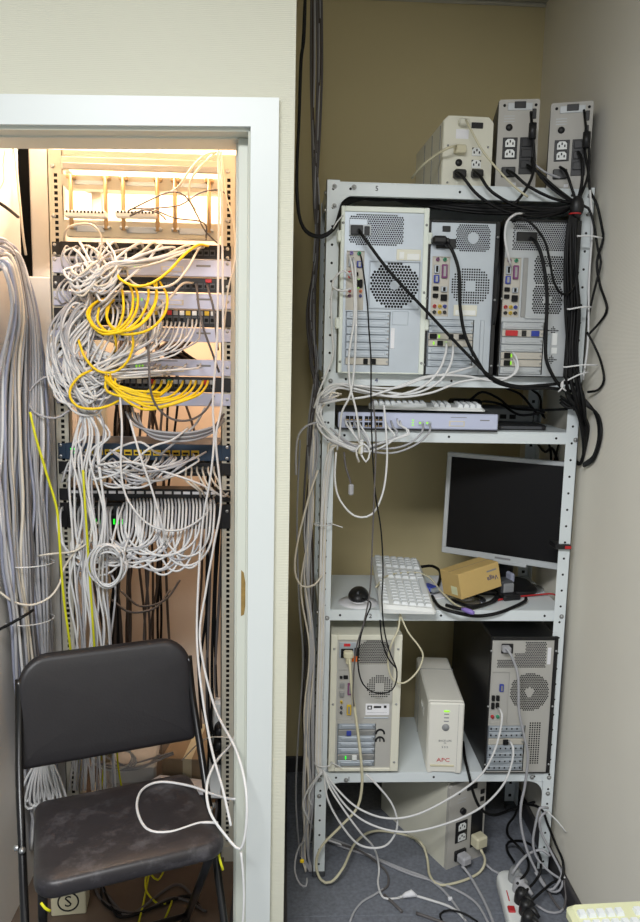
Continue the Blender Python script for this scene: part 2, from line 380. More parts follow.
def shelf_board(z, h):
    m = MB(); a, b = X0+.003-SX, X1-.003-SX; f, k = FY+.0035-SY, BY-.004-SY; t = .0025
    m.box(a, b, f, k, z-t, z, 'shelf'); m.box(a, b, f, f+t, z-h, z-t, 'shelf', .0008); m.box(a, b, k-t, k, z-h, z-t, 'shelf')
    m.box(a, a+t, f+t, k-t, z-h, z-t, 'shelf'); m.box(b-t, b, f+t, k-t, z-h, z-t, 'shelf')
    m.box(a, b, f+t, f+.014, z-h, z-h+t, 'shelf')
    o = m.build('shelf_board', sh)
    hm = MB()
    for hx in (.062, .36, .67):
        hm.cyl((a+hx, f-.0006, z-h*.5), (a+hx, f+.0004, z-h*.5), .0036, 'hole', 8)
    hm.build('punched_holes', o, kind='stuff')
    return o
boards = [shelf_board(*l) for l in LIPS]
bol = []
def bolt(px, py, r=.0052):
    m = MB(); c = P(px, py, FY); c = Vector((c.x-SX, FY-SY, c.z))
    m.lathe([(0, .0052), (r*.55, .0048), (r*.9, .003), (r, .0), ], c, (0, -1, 0), 'bolt', 10)
    m.cyl(c+Vector((0, -.0004, 0)), c+Vector((0, -.0012, 0)), r*1.35, 'steel_dark', 10)
    m.build('bolt', sh)
for q in ((334.5, 186.5), (334.3, 206), (354, 187.2), (590, 196), (589.5, 214), (330.5, 381), (577, 388), (575.5, 440), (327, 618), (561.5, 616.5),
          (324.5, 618.5) if 0 else (346, 780), (319.5, 780), (319.2, 796), (532, 777), (549, 777.5), (547.8, 793.5)): bolt(*q)
def side_bolt(z):
    m = MB(); x = X0-SX; m.lathe([(0, .006), (.004, .0055), (.006, .003), (.006, 0)], (x, FY+.018-SY, z), (-1, 0, 0), 'bolt', 8); m.build('bolt', sh)
for z in (2.03, 1.985, 1.53, .845, .30): side_bolt(z)
def gusset(x, s, z, dz):
    m = MB(); r = .038; o = [(x, z), (x+s*r, z)]
    for k in range(7):
        a = R(90*k/6); o.append((x+s*r*(1-math.sin(a)), z+dz*r*(1-math.cos(a))))
    m.prism([(p-SX, q) for p, q in o], FY+.0022-SY, FY+.0036-SY, 'shelf'); m.build('gusset', sh)
gusset(X0+.036, 1, LIPS[0][0]-LIPS[0][1], -1); gusset(X1-.036, -1, LIPS[0][0]-LIPS[0][1], -1)
gusset(X0+.036, 1, LIPS[4][0]-LIPS[4][1], -1); gusset(X1-.036, -1, LIPS[4][0]-LIPS[4][1], -1)
for b, s_, q, m_ in ((0, '5', (377, 188.5), 'ink'), (1, '4', (376.5, 380.5), 'cardtext'), (3, '2', (370.5, 616.5), 'ink'), (4, '1', (349, 779.5), 'ink')):
    p = P(*q, FY); text(boards[b], s_, (p.x-SX, FY+.0028-SY, p.z), .019, m_, name='pen_mark')

# ================================================================== COMPUTERS
def pc(name, u, v, Y, D, case, panel, label, rz=0, side='black_metal', flange=(.008, .008, .010, .004), feats=(), x=None):
    """u=(left,right), v=(top,bottom) pixels of the rear; feats use fractions of the rear (0..1 from left, 0..1 from top)"""
    a = P(u[0], v[0], Y); b = P(u[1], v[1], Y); W = b.x-a.x; H = a.z-b.z
    t = empty(name, ((a.x+b.x)/2, Y, b.z), rz, label, 'computer', 'tower computers on the shelves')
    X = lambda f: (f-.5)*W
    Z = lambda f: H*(1-f)
    fl_, fr_, ft_, fb_ = flange
    xa, xb, za, zb = -W/2+fl_, W/2-fr_, fb_, H-ft_
    m = MB(); m.box(-W/2, W/2, .014, D, 0, H, side, .004)
    m.build('case', t)
    m = MB()
    m.box(-W/2, xa, -.003, .02, 0, H, case, .0015); m.box(xb, W/2, -.003, .02, 0, H, case, .0015)
    m.box(xa, xb, -.003, .02, zb, H, case, .0015); m.box(xa, xb, -.003, .02, 0, za, case, .0015)
    m.build('rear_flange', t)
    for f in (.3, .7):
        MB().box(X(f)-.014, X(f)+.014, D*.2, D*.3, -.0, .002, 'black').build('foot', t) if 0 else None
    wins = []; later = []
    for f in feats:
        k = f[0]
        if k in ('grille', 'io', 'slots', 'recess'):
            x0, z1, x1, z0 = X(f[1]), Z(f[2]), X(f[3]), Z(f[4]); x0 = max(x0, xa+.0005); x1 = min(x1, xb-.0005); wins.append((x0, x1, z0, z1))
    mp = MB(); mp.sheet(xa, xb, za, zb, .001, wins, panel); mp.build('rear_panel', t)
    ports = None
    for f in feats:
        k = f[0]; x0, z1, x1, z0 = X(f[1]), Z(f[2]), X(f[3]), Z(f[4]); x0 = max(x0, xa+.0005); x1 = min(x1, xb-.0005)
        if k == 'grille':
            kw = f[5]; g = MB(); ins = kw.get('inside'); w2 = (x1-x0)/2; h2 = (z1-z0)/2; cx = (x0+x1)/2; cz = (z0+z1)/2
            fn = (lambda p, q: ins((p-cx)/w2, (q-cz)/h2)) if ins else None
            g.grille(x0, x1, z0, z1, .001, kw.get('pitch', .007), kw.get('mat', panel), fn, kw.get('fill', .44), kw.get('n', 8), kw.get('stagger', True), kw.get('back', 'dark_inside' if kw.get('name') == 'power_supply_grille' else 'hole'), .010)
            if 'hub' in kw: g.cyl((cx, .0008, cz), (cx, -.0005, cz), kw['hub']*h2, kw.get('hubmat', panel), 16)
            if 'frame' in kw:
                e = kw['frame']
                for q in ((x0-e, x0, z0-e, z1+e), (x1, x1+e, z0-e, z1+e), (x0, x1, z0-e, z0), (x0, x1, z1, z1+e)): g.box(q[0], q[1], -.003, .001, q[2], q[3], panel, .0008)
            g.build(kw.get('name', 'fan_grille'), t)
        elif k == 'io':
            g = MB(); g.add([(x0, .004, z0), (x1, .004, z0), (x1, .004, z1), (x0, .004, z1)], [(0, 1, 2, 3)], f[5])
            for q in ((x0, x0+.0012, z0, z1), (x1-.0012, x1, z0, z1), (x0, x1, z0, z0+.0012), (x0, x1, z1-.0012, z1)): g.box(q[0], q[1], .0005, .005, q[2], q[3], f[5])
            ports = g.build('port_plate', t)
            for (nm, a1, b1, a2, b2, mm) in f[6]:
                p0, p1, q1, q0 = X(a1), X(a2), Z(b1), Z(b2)
                if 'jack' in nm: MB().lathe([(.0022, -.0006), (.0030, -.0006), (min(p1-p0, q1-q0)/2, .0), (min(p1-p0, q1-q0)/2, .006)], ((p0+p1)/2, -.002, (q0+q1)/2), (0, 1, 0), mm, 10).build(nm, ports)
                else:
                    g2 = MB(); g2.box(p0, p1, -.003, .004, q0, q1, mm, .0012)
                    if mm not in ('hole', 'black'): g2.box(p0+(p1-p0)*.28, p1-(p1-p0)*.28, -.0034, -.002, q0+(q1-q0)*.14, q1-(q1-q0)*.14, 'steel_dark' if mm != 'steel' else 'hole')
                    g2.build(nm, ports)
        elif k == 'slots':
            n, cards, mm = f[5], f[6], f[7]; hh = (z1-z0)/n
            MB().add([(x0, .010, z0), (x1, .010, z0), (x1, .010, z1), (x0, .010, z1)], [(0, 1, 2, 3)], 'steel').build('slot_well', t)
            for i in range(n):
                a1, b1 = z1-(i+1)*hh+hh*.045, z1-i*hh-hh*.045
                card = cards.get(i)
                g = MB(); mm2 = card[0] if card else mm
                g.box(x0+.003, x1-.002, .002 if not card else .001, .006, a1, b1, mm2, .0012)
                if not card: g.box(x0+.012, x1-.012, .0005, .003, a1+hh*.22, b1-hh*.22, mm2, .0015)
                if f[8] and not card:
                    for q in range(7):
                        xx_ = x0+.01+(x1-x0-.02)*q/6; g.box(xx_-.0022, xx_+.0022, .0002, .001, (a1+b1)/2-.0025, (a1+b1)/2+.0025, 'hole')
                so = g.build('slot_cover', t)
                g = MB(); g.cyl((x1-.006, -.002, (a1+b1)/2), (x1-.006, .002, (a1+b1)/2), .0028, 'bolt', 8); g.build('screw', so)
                if card:
                    for (nm, c1, c2, mm3) in card[1]:
                        p0, p1 = x0+(x1-x0)*c1, x0+(x1-x0)*c2; e_ = .08
                        if nm == 'port_light': p1 = p0+.003; e_ = .22
                        MB().box(p0, p1, -.004, .002, a1+hh*e_, b1-hh*e_, mm3, .001).build(nm, so)
        elif k == 'recess':
            MB().box(x0, x1, .006, .012, z0, z1, f[5]).build(f[6], t)
        elif k == 'box':
            MB().box(x0, x1, -f[6], .0015, z0, z1, f[5], .0012).build(f[7], t)
        elif k == 'text':
            text(t, f[5], (X(f[1]), -f[7], Z(f[2])), f[3], f[6], rot=f[8] if len(f) > 8 else (90, 0, 0))
    sc = MB()
    for i, f in enumerate(((0, .1), (0, .5), (0, .93), (1, .1), (1, .5), (1, .93))):
        xx_ = -W/2+fl_*.5 if f[0] == 0 else W/2-fr_*.5
        m = MB(); m.lathe([(0, .0035), (.0026, .003), (.0036, .001), (.0036, 0)], (xx_, -.003, Z(f[1])), (0, -1, 0), 'bolt', 10); m.build('screw', t)
    return t
circ = lambda r0=0, r1=.98: (lambda p, q: r0 < math.hypot(p, q) < r1)
octo = lambda p, q: abs(p)+abs(q) < 1.72 and abs(p) < .97
def iolist(x0, y0, x1, y1, seq):
    out = []
    for (nm, a, b, c, d, mm) in seq: out.append((nm, x0+(x1-x0)*a, y0+(y1-y0)*b, x0+(x1-x0)*c, y0+(y1-y0)*d, mm))
    return out
IO_A = [('socket_jack', .15, .02, .45, .08, 'purple'), ('socket_jack', .55, .02, .85, .08, 'green'), ('serial_port', .12, .14, .42, .28, 'steel'), ('parallel_port', .55, .13, .86, .36, 'purple'),
        ('video_port', .12, .31, .42, .44, 'blue'), ('usb_port', .10, .50, .40, .57, 'hole'), ('usb_port', .55, .50, .88, .59, 'steel'), ('usb_port', .10, .62, .40, .69, 'hole'), ('network_port', .55, .63, .90, .74, 'hole'),
        ('audio_jack', .10, .80, .34, .86, 'red'), ('audio_jack', .40, .80, .64, .86, 'yellowp'), ('audio_jack', .68, .80, .92, .86, 'blue'), ('audio_jack', .10, .90, .34, .96, 'black'), ('audio_jack', .40, .90, .64, .96, 'yellowp'), ('audio_jack', .68, .90, .92, .96, 'black')]
def ux(u0, u1, v0, v1):   # zoom pixels to fractions
    return lambda a, b, c, d: ((a-u0)/(u1-u0), (b-v0)/(v1-v0), (c-u0)/(u1-u0), (d-v0)/(v1-v0))
q = ux(62, 462, 52, 870)
IO1 = [('socket_jack', .12, .01, .42, .07, 'lilac'), ('socket_jack', .52, .01, .88, .08, 'green'), ('serial_port', .12, .13, .40, .27, 'steel'), ('video_port', .58, .17, .90, .28, 'blue'), ('parallel_port', .12, .34, .36, .46, 'red'),
       ('usb_port', .50, .36, .68, .42, 'hole'), ('network_port', .62, .48, .92, .62, 'hole'), ('port_light', .64, .475, .76, .50, 'led'), ('port_light', .64, .60, .76, .625, 'led'), ('audio_jack', .10, .65, .34, .70, 'red'), ('audio_jack', .45, .65, .66, .70, 'red'), ('audio_jack', .72, .65, .95, .70, 'orange'),
       ('audio_jack', .10, .73, .34, .78, 'purple'), ('audio_jack', .45, .73, .66, .78, 'red'), ('audio_jack', .72, .73, .95, .78, 'blue')]
pcA = pc('tower_computer', (341.6, 423.2), (205.7, 374.6), 2.072, .44, 'pcwhite', 'steel', 'cream-framed tower computer with large round hexagonal fan grille on upper shelf', side='pcwhite', flange=(.010, .014, .014, .004), feats=[
    ('grille', *q(98, 86, 350, 238), dict(pitch=.0062, inside=octo, name='power_supply_grille')),
    ('box', *q(98, 112, 182, 142), 'steel', .0012, 'power_supply_plate'), ('box', *q(100, 140, 198, 192), 'silver', .003, 'inlet_plate'), ('box', *q(105, 145, 160, 190), 'black', .012, 'power_inlet'), ('box', *q(167, 147, 192, 190), 'black', .005, 'rocker_switch'),
    ('io', *q(90, 265, 172, 555), 'beige_io', iolist(*q(90, 265, 172, 555), IO1)),
    ('grille', *q(200, 316, 426, 540), dict(pitch=.0084, inside=circ(0, 1.0), fill=.46, hub=.20, frame=.003)),
    ('box', *q(318, 252, 430, 306), 'cream', .001, 'badge'), ('box', *q(330, 264, 354, 300), 'white', .0016, 'sticker'), ('box', *q(366, 272, 424, 303), 'white', .0016, 'sticker'),
    ('box', *q(308, 556, 382, 624), 'steel', .0008, 'embossed_label'), ('box', *q(304, 640, 322, 742), 'paper', .0006, 'serial_sticker'),
    ('slots', *q(92, 560, 300, 828), 7, {6: ('beige_io', [('card_port', .42, .52, 'hole'), ('card_port', .58, .70, 'hole')])}, 'steel', False)])
for z_ in (.12, .35):   # pale side clips of the case
    for sx in (-1, 1): MB().box(sx*.1225-.006, sx*.1225+.006, -.006, .02, z_, z_+.03, 'pcwhite', .003).build('side_clip', pcA)
q = ux(20, 375, 62, 875)
pcB = pc('tower_computer', (426.6, 492.5), (219.5, 376.5), 2.075, .44, 'black_metal', 'steel', 'narrow black-sided tower computer with square-punched fan vent between the other two', flange=(.014, .012, .006, .003), feats=[
    ('grille', *q(163, 80, 332, 220), dict(pitch=.0058, inside=octo, hub=.42, name='power_supply_grille')),
    ('box', *q(98, 92, 136, 121), 'black', .003, 'rocker_switch'), ('box', *q(70, 158, 165, 208), 'black', .004, 'power_inlet'),
    ('io', *q(56, 248, 142, 560), 'beige_io', iolist(*q(56, 248, 142, 560), IO_A)),
    ('grille', *q(152, 305, 338, 492), dict(pitch=.0068, inside=lambda p, r: math.hypot(p, r) < 1.06 and not (abs(p) < .30 and abs(r) < .30), n=4, fill=.34, stagger=False)),
    ('box', *q(168, 498, 282, 556), 'cream', .001, 'badge'), ('box', *q(176, 524, 276, 552), 'white', .0016, 'sticker'),
    ('slots', *q(46, 575, 272, 830), 7, {2: ('beige_io', [('network_port', .05, .20, 'hole'), ('port_light', .24, .29, 'led'), ('network_port', .46, .56, 'hole'), ('network_port', .68, .82, 'hole')]), 3: ('beige_io', [('port_light', .13, .18, 'led'), ('network_port', .22, .34, 'hole'), ('port_light', .40, .44, 'led')])}, 'steel', False),
    ('box', *q(302, 575, 322, 872), 'steel', .002, 'panel_rib')])
q = ux(72, 388, 108, 842)
pcC = pc('tower_computer', (504.8, 571.3), (218.5, 377.8), 2.075, .44, 'black_metal', 'silver', 'black-sided tower computer with red and blue display ports at the right of the upper shelf', flange=(.005, .024, .006, .003), feats=[
    ('grille', *q(108, 118, 332, 250), dict(pitch=.0060, inside=lambda p, r: p < .97, name='power_supply_grille', mat='silver')),
    ('box', *q(118, 160, 210, 212), 'silver', .002, 'inlet_plate'), ('box', *q(122, 168, 205, 208), 'black', .010, 'power_inlet'),
    ('io', *q(80, 284, 150, 560), 'beige_io', iolist(*q(80, 284, 150, 560), IO_A)),
    ('grille', *q(203, 272, 330, 404), dict(pitch=.0066, fill=.45, inside=lambda p, r: abs(p)**4+abs(r)**4 < 1.1 and math.hypot(p, r) > .28)),
    ('grille', *q(203, 410, 330, 542), dict(pitch=.0066, fill=.45, inside=lambda p, r: abs(p)**4+abs(r)**4 < 1.1 and math.hypot(p, r) > .28)),
    ('box', *q(176, 555, 262, 566), 'silver', .004, 'panel_rib'), ('box', *q(158, 284, 178, 560), 'steel_dark', .0015, 'panel_rib'),
    ('slots', *q(82, 582, 262, 830), 7, {1: ('beige_io', [('display_port', .10, .38, 'red'), ('audio_jack', .48, .58, 'black'), ('video_port', .70, .88, 'blue')]), 4: ('beige_io', [('network_port', .10, .24, 'hole'), ('port_light', .25, .31, 'led')]), 5: ('beige_io', [('network_port', .10, .24, 'hole'), ('port_light', .25, .31, 'led')])}, 'silver', False),
    ('grille', *q(276, 598, 322, 640), dict(pitch=.0045, inside=lambda p, r: abs(p)+abs(r) < .9, stagger=False, name='vent', back='hole')),
    ('grille', *q(276, 736, 322, 778), dict(pitch=.0045, inside=lambda p, r: abs(p)+abs(r) < .9, stagger=False, name='vent', back='hole')),
    ('box', *q(276, 640, 290, 736), 'steel', .002, 'panel_rib'), ('box', *q(296, 630, 318, 690), 'white', .0012, 'sticker'), ('box', *q(296, 700, 320, 730), 'white', .0012, 'sticker')])
pcD_W = P(397.6, 634.5, 2.09).x-P(331.3, 634.5, 2.09).x; pcD_H = P(331.3, 634.5, 2.09).z-P(331.3, 770.8, 2.09).z
q = ux(45, 310, 78, 622)
IO4 = [('usb_port', .08, .13, .26, .18, 'hole'), ('usb_port', .32, .12, .62, .18, 'hole'), ('serial_port', .10, .27, .40, .36, 'steel_dark'), ('parallel_port', .62, .27, .92, .50, 'purple'), ('serial_port', .10, .44, .40, .54, 'steel_dark'),
       ('audio_jack', .10, .62, .36, .67, 'yellowp'), ('audio_jack', .10, .73, .36, .78, 'greydark'), ('audio_jack', .10, .83, .36, .88, 'greydark'), ('game_port', .60, .70, .90, .90, 'yellowp')]
pcD = pc('tower_computer', (331.3, 397.6), (634.5, 770.8), 2.09, .42, 'cream', 'zinc', 'cream-framed tower computer with a CE mark on the lowest shelf beside the left post', side='cream', flange=(.019, .024, .016, .010), feats=[
    ('grille', *q(148, 94, 266, 196), dict(pitch=.0055, inside=lambda p, r: r < .45+.5*math.cos(p*1.5) and abs(p) < .97, name='power_supply_grille', back='hole')),
    ('box', *q(76, 108, 138, 168), 'steel', .002, 'inlet_plate'), ('box', *q(82, 132, 127, 168), 'hole', .004, 'power_inlet'), ('box', *q(92, 112, 117, 124), 'inkred', .003, 'voltage_selector'), ('box', *q(108, 160, 146, 182), 'orange', .005, 'rocker_switch'), ('box', *q(132, 128, 150, 160), 'black', .006, 'rocker_switch'),
    ('io', *q(76, 215, 132, 415), 'zinc', iolist(*q(76, 215, 132, 415), IO4)),
    ('grille', *q(182, 236, 280, 334), dict(pitch=.0062, inside=circ(.42, 1.0), n=4, fill=.32, stagger=False, back='hole')),
    ('box', *q(180, 350, 270, 396), 'paper', .0006, 'maker_label'), ('box', *q(186, 356, 205, 374), 'ink', .001, 'label_mark'), ('box', *q(190, 360, 201, 370), 'paper', .0014, 'label_mark'),
    ('box', *q(210, 358, 240, 368), 'ink', .001, 'label_mark'), ('box', *q(248, 356, 260, 368), 'ink', .001, 'label_mark'), ('box', *q(186, 384, 262, 386), 'inkgrey', .001, 'label_mark'),
    ('box', *q(175, 404, 268, 408), 'steel', .003, 'panel_rib'),
    ('slots', *q(76, 430, 222, 604), 7, {1: ('steel_dark', [('video_port', .24, .36, 'blue')]), 5: ('steel_dark', [('port_light', .22, .28, 'led2'), ('network_port', .40, .52, 'white')])}, 'steel', False)])
ce = MB(); cex, cez = pcD_W*((243-45)/265-.5), pcD_H*(1-(487-78)/544)
for dz_, e_ in ((.018, False), (-.006, True)):   # two half rings opening downwards: the mark reads sideways
    ro, ri, zz_ = .0150, .0095, cez+dz_-.004
    vs = []
    for k in range(13):
        a_ = R(-12+204*k/12)
        for r_ in (ri, ro):
            for y_ in (-.0006, .0012): vs.append((cex+r_*math.cos(a_), y_, zz_+r_*math.sin(a_)))
    ce.add(vs, [f for k in range(12) for f in ((4*k, 4*k+2, 4*k+6, 4*k+4), (4*k+1, 4*k+5, 4*k+7, 4*k+3), (4*k, 4*k+4, 4*k+5, 4*k+1), (4*k+2, 4*k+3, 4*k+7, 4*k+6))], 'ink')
    if e_: ce.box(cex-.0018, cex+.0018, -.0006, .0012, zz_-.002, zz_+ri+.001, 'ink')
ce.build('safety_mark', pcD)
q = ux(228, 530, 92, 724)
IO5 = [('video_port', .45, .24, .68, .38, 'blue'), ('usb_port', .05, .46, .22, .56, 'hole'), ('usb_port', .30, .46, .48, .56, 'hole'), ('usb_port', .05, .60, .22, .72, 'hole'), ('usb_port', .30, .60, .48, .70, 'hole'), ('audio_jack', .05, .84, .24, .90, 'red'), ('audio_jack', .34, .84, .54, .90, 'green')]
pcE = pc('tower_computer', (490.8, 549.3), (636.5, 773), 2.095, .47, 'black_metal', 'zinc', 'black tower computer with round dotted fan vent on the lowest shelf beside the right post', flange=(.006, .011, .011, .003), feats=[
    ('grille', *q(262, 116, 482, 234), dict(pitch=.0058, inside=lambda p, r: p > .12 or (r < .1 and p > -.30) or r < -.32, name='power_supply_grille')),
    ('box', *q(278, 124, 330, 168), 'black', .003, 'power_inlet'), ('box', *q(486, 142, 502, 218), 'paper', .0006, 'serial_sticker'),
    ('io', *q(244, 252, 324, 490), 'zinc', iolist(*q(244, 252, 324, 490), IO5)),
    ('grille', *q(328, 258, 504, 432), dict(pitch=.0060, inside=circ(.24, 1.0))),
    ('slots', *q(238, 500, 408, 714), 7, {2: ('beige_io', [('network_port', .42, .56, 'hole')])}, 'steel', True),
    ('grille', *q(424, 484, 478, 682), dict(pitch=.0070, n=4, fill=.32, stagger=False, name='side_vent', back='hole'))])

# ================================================================== UPS UNITS
def iec(parent, cx, cz, w=.026, h=.021, y=-.0, open_=True, face='white'):
    """a mains outlet: raised shaped face with three slots"""
    m = MB(); c = w*.22
    m.prism([(cx-w/2, cz-h/2), (cx+w/2, cz-h/2), (cx+w/2, cz+h/2-c), (cx+w/2-c, cz+h/2), (cx-w/2+c, cz+h/2), (cx-w/2, cz+h/2-c)], y-.003, y, face)
    m.box(cx-w*.54, cx+w*.54, y-.0022, y, cz-h*.56, cz+h*.56, 'black', .001)
    for dx, dz in ((-.28, -.08), (.28, -.08), (0, .2)): m.box(cx+dx*w-.0018, cx+dx*w+.0018, y-.0034, y-.0028, cz+dz*h-.0032, cz+dz*h+.0032, 'hole')
    return m.build('outlet', parent)
def ups_front_profile(W, H, c): return [(-W/2, 0), (W/2, 0), (W/2, H-c), (W/2-c, H), (-W/2+c, H), (-W/2, H-c)]
def ups_grey(loc, W, H, D, rz, label, case='greydark', face='upsgrey', plugs=True):
    t = empty('power_backup_unit', loc, rz, label, 'power supply', 'backup power units')
    MB().prism(ups_front_profile(W, H, .004), .004, D, case).build('case', t)
    MB().prism(ups_front_profile(W*.99, H*.995, .004), -.002, .006, face).build('rear_panel', t)
    x = lambda f: (f-.5)*W
    z = lambda f: H*(1-f)
    bx('recess_plate', t, x(.22), x(.82), -.004, -.001, z(.125), z(.045), 'silver', .001); bx('connector', t, x(.38), x(.66), -.005, -.002, z(.105), z(.03), 'black', .001)
    for fx in (.14, .90):
        m = MB(); m.cyl((x(fx), -.003, z(.07)), (x(fx), 0, z(.07)), .004, 'hole', 10); m.build('screw', t)
    m = MB(); m.lathe([(0, -.006), (.0085, -.006), (.0095, -.002), (.0095, .002)], (x(.28), 0, z(.31)), (0, 1, 0), 'black', 14); m.build('breaker_button', t)
    m = MB(); m.box(x(.14), x(.50), -.0035, 0, z(.66), z(.42), 'black', .001); b = m.build('outlet_block', t)
    o1 = iec(b, x(.32), z(.485), y=-.0035); o2 = iec(b, x(.32), z(.60), y=-.0035)
    bx('outlet_block', t, x(.56), x(.90), -.0035, 0, z(.83), z(.42), 'black', .001)
    for fz in (.48, .60, .72): bx('outlet', t, x(.60), x(.86), -.006, -.003, z(fz+.045), z(fz-.045), 'black', .002)
    bx('power_inlet', t, x(.14), x(.48), -.010, 0, z(.86), z(.75), 'black', .002)
    bx('data_port', t, x(.82), x(.92), -.004, 0, z(.22), z(.11), 'black', .001); bx('data_port', t, x(.82), x(.92), -.004, 0, z(.36), z(.27), 'black', .001)
    for k in range(3): bx('printed_line', t, x(.14), x(.40), -.0026, -.0019, z(.185+.03*k)-.001, z(.185+.03*k)+.001, 'silver')
    bx('rating_sticker', t, x(.42), x(.52), -.0028, -.0018, z(.955), z(.92), 'paper')
    return t
SZ = LIPS[0][0]
a = P(515, 186, 2.14); upsB = ups_grey((a.x, 2.14, SZ), .110, .238, .34, R(-10), 'middle backup power unit on top of the shelves, grey rear panel with two white outlets')
a = P(567, 187, 2.14); upsC = ups_grey((a.x, 2.14, SZ), .112, .236, .34, R(-18), 'rightmost backup power unit on top of the shelves, grey rear panel near the side wall')
a = P(466, 185, 2.14)
upsA = empty('power_backup_unit', (a.x, 2.14, SZ), R(2), 'cream backup power unit on top of the shelves, leftmost of the three', 'power supply', 'backup power units')
W, H = .140, .190
MB().prism(ups_front_profile(W, H, .014), .004, .36, 'cream').build('case', upsA)
MB().prism(ups_front_profile(W*.98, H*.985, .014), -.002, .005, 'cream').build('rear_panel', upsA)
for k in range(3): MB().box(-W/2-.0012, -W/2+.002, .03+.1*k, .034+.1*k, .01, H-.02, 'inkgrey').build('case_seam', upsA)
x = lambda f: (f-.5)*W
z = lambda f: H*(1-f)
bx('connector', upsA, x(.55), x(.78), -.005, 0, z(.17), z(.09), 'black', .001); bx('rating_sticker', upsA, x(.25), x(.5), -.0028, -.0018, z(.32), z(.19), 'paper')
bx('data_plug', upsA, x(.28), x(.48), -.022, 0, z(.155), z(.06), 'cream', .004); bx('data_plug', upsA, x(.22), x(.44), -.022, 0, z(.54), z(.42), 'c_cream', .003)
iec(upsA, x(.68), z(.49)); iec(upsA, x(.68), z(.66)); m = MB(); m.lathe([(0, -.006), (.009, -.006), (.010, 0)], (x(.33), 0, z(.65)), (0, 1, 0), 'black', 14); m.build('breaker_button', upsA)
bx('power_plug', upsA, x(.22), x(.46), -.025, 0, z(.88), z(.76), 'black', .004); bx('power_plug', upsA, x(.58), x(.80), -.025, 0, z(.86), z(.75), 'black', .004)
for fx, fz in ((.1, .42), (.9, .42), (.12, .93), (.88, .93)):
    m = MB(); m.lathe([(0, .002), (.003, .001), (.003, 0)], (x(fx), -.002, z(fz)), (0, -1, 0), 'steel_dark', 8); m.build('screw', upsA)

# white backup unit seen from the front on the lowest shelf
a = P(443.5, 777, 2.10)
t = empty('power_backup_unit', (a.x, 2.10, LIPS[4][0]), R(-3.5), 'white backup power unit with status lights and red lettering between the two lower towers', 'power supply', 'backup power units')
W, H, D = .108, .226, .34
m = MB(); m.box(-W/2, W/2, .010, D, 0.004, H, 'offwhite', .005); m.build('case', t)
bx('case_seam', t, -W/2-.0008, W/2+.0008, D*.70, D*.705, .004, H+.0008, 'inkgrey')
bx('front_panel', t, -W/2+.001, W/2-.001, -.004, .012, .002, H-.001, 'offwhite', .004)
bx('groove', t, W*.33, W*.335, -.0046, -.003, .004, H-.004, 'inkgrey')
x = lambda f: (f-.5)*W
z = lambda f: H*(1-f)
bx('status_light', t, x(.42), x(.58), -.0055, -.003, z(.128), z(.105), 'led', .001)
for f in (.15, .2, .25): bx('status_light', t, x(.43), x(.57), -.005, -.003, z(f+.016), z(f), 'grey', .001)
m = MB(); m.lathe([(0, .004), (.0075, .0035), (.0085, .002), (.0105, .002), (.0115, 0)], (x(.49), -.004, z(.345)), (0, -1, 0), 'grey', 18); m.build('power_button', t)
text(t, 'BACK-UPS', (x(.49), -.0045, z(.535)), .0085, 'inkgrey'); text(t, 'CS', (x(.49), -.0045, z(.568)), .0065, 'inkgrey'); text(t, '5 0 0', (x(.49), -.0045, z(.625)), .0095, 'inkgrey')
text(t, 'APC', (x(.46), -.0045, z(.81)), .017, 'inkred', sx=1.25)
bx('base_ledge', t, x(.10), x(.77), -.007, -.002, z(.90), z(.875), 'c_cream', .001)
bx('foot', t, x(.03), x(.17), -.003, .03, 0, .006, 'offwhite', .002); bx('foot', t, x(.80), x(.97), -.003, .03, 0, .006, 'offwhite', .002)
text(t, 'APC', (-W/2-.0006, D*.38, H*.64), .042, 'emboss', rot=(90, 0, -90))

# beige and grey unit standing on the floor
a = PZ(464, 862, 0)
fu = empty('power_backup_unit', (a.x, a.y, 0), R(27), 'beige backup power unit with grey socket panel standing on the carpet under the shelves', 'power supply', 'backup power units')
W, H, D = .150, .285, .36
MB().prism(ups_front_profile(W, H, .006), .010, D, 'cream').build('case', fu)
MB().prism(ups_front_profile(W*.99, H*.99, .008), -.003, .012, 'upsgrey').build('rear_panel', fu)
x = lambda f: (f-.5)*W
z = lambda f: H*(1-f)
bx('connector', fu, x(.46), x(.74), -.006, -.002, z(.13), z(.07), 'black', .001); bx('data_port', fu, x(.84), x(.94), -.006, -.002, z(.22), z(.17), 'black'); bx('data_port', fu, x(.84), x(.94), -.006, -.002, z(.31), z(.26), 'black')
m = MB(); m.cyl((x(.36), -.012, z(.345)), (x(.36), 0, z(.345)), .010, 'black', 14); m.build('breaker_button', fu)
m = MB(); m.cyl((x(.26), -.004, z(.13)), (x(.26), 0, z(.13)), .004, 'black', 10); m.build('screw', fu)
b = bx('outlet_block', fu, x(.20), x(.52), -.005, 0, z(.72), z(.47), 'black', .001); iec(b, x(.36), z(.53), w=.030, h=.024, y=-.005); iec(b, x(.36), z(.655), w=.030, h=.024, y=-.005)
bx('outlet_block', fu, x(.62), x(.94), -.005, 0, z(.84), z(.40), 'black', .001); bx('power_inlet', fu, x(.20), x(.50), -.010, 0, z(.93), z(.81), 'black', .002)
bx('power_plug', fu, x(.60), x(.90), -.042, -.004, z(.80), z(.66), 'c_cream', .006); bx('power_plug', fu, x(.22), x(.46), -.045, -.008, z(.925), z(.82), 'c_grey', .006)
for k in range(2): bx('printed_line', fu, x(.22), x(.44), -.0036, -.0028, z(.20+.04*k)-.001, z(.20+.04*k)+.001, 'silver')

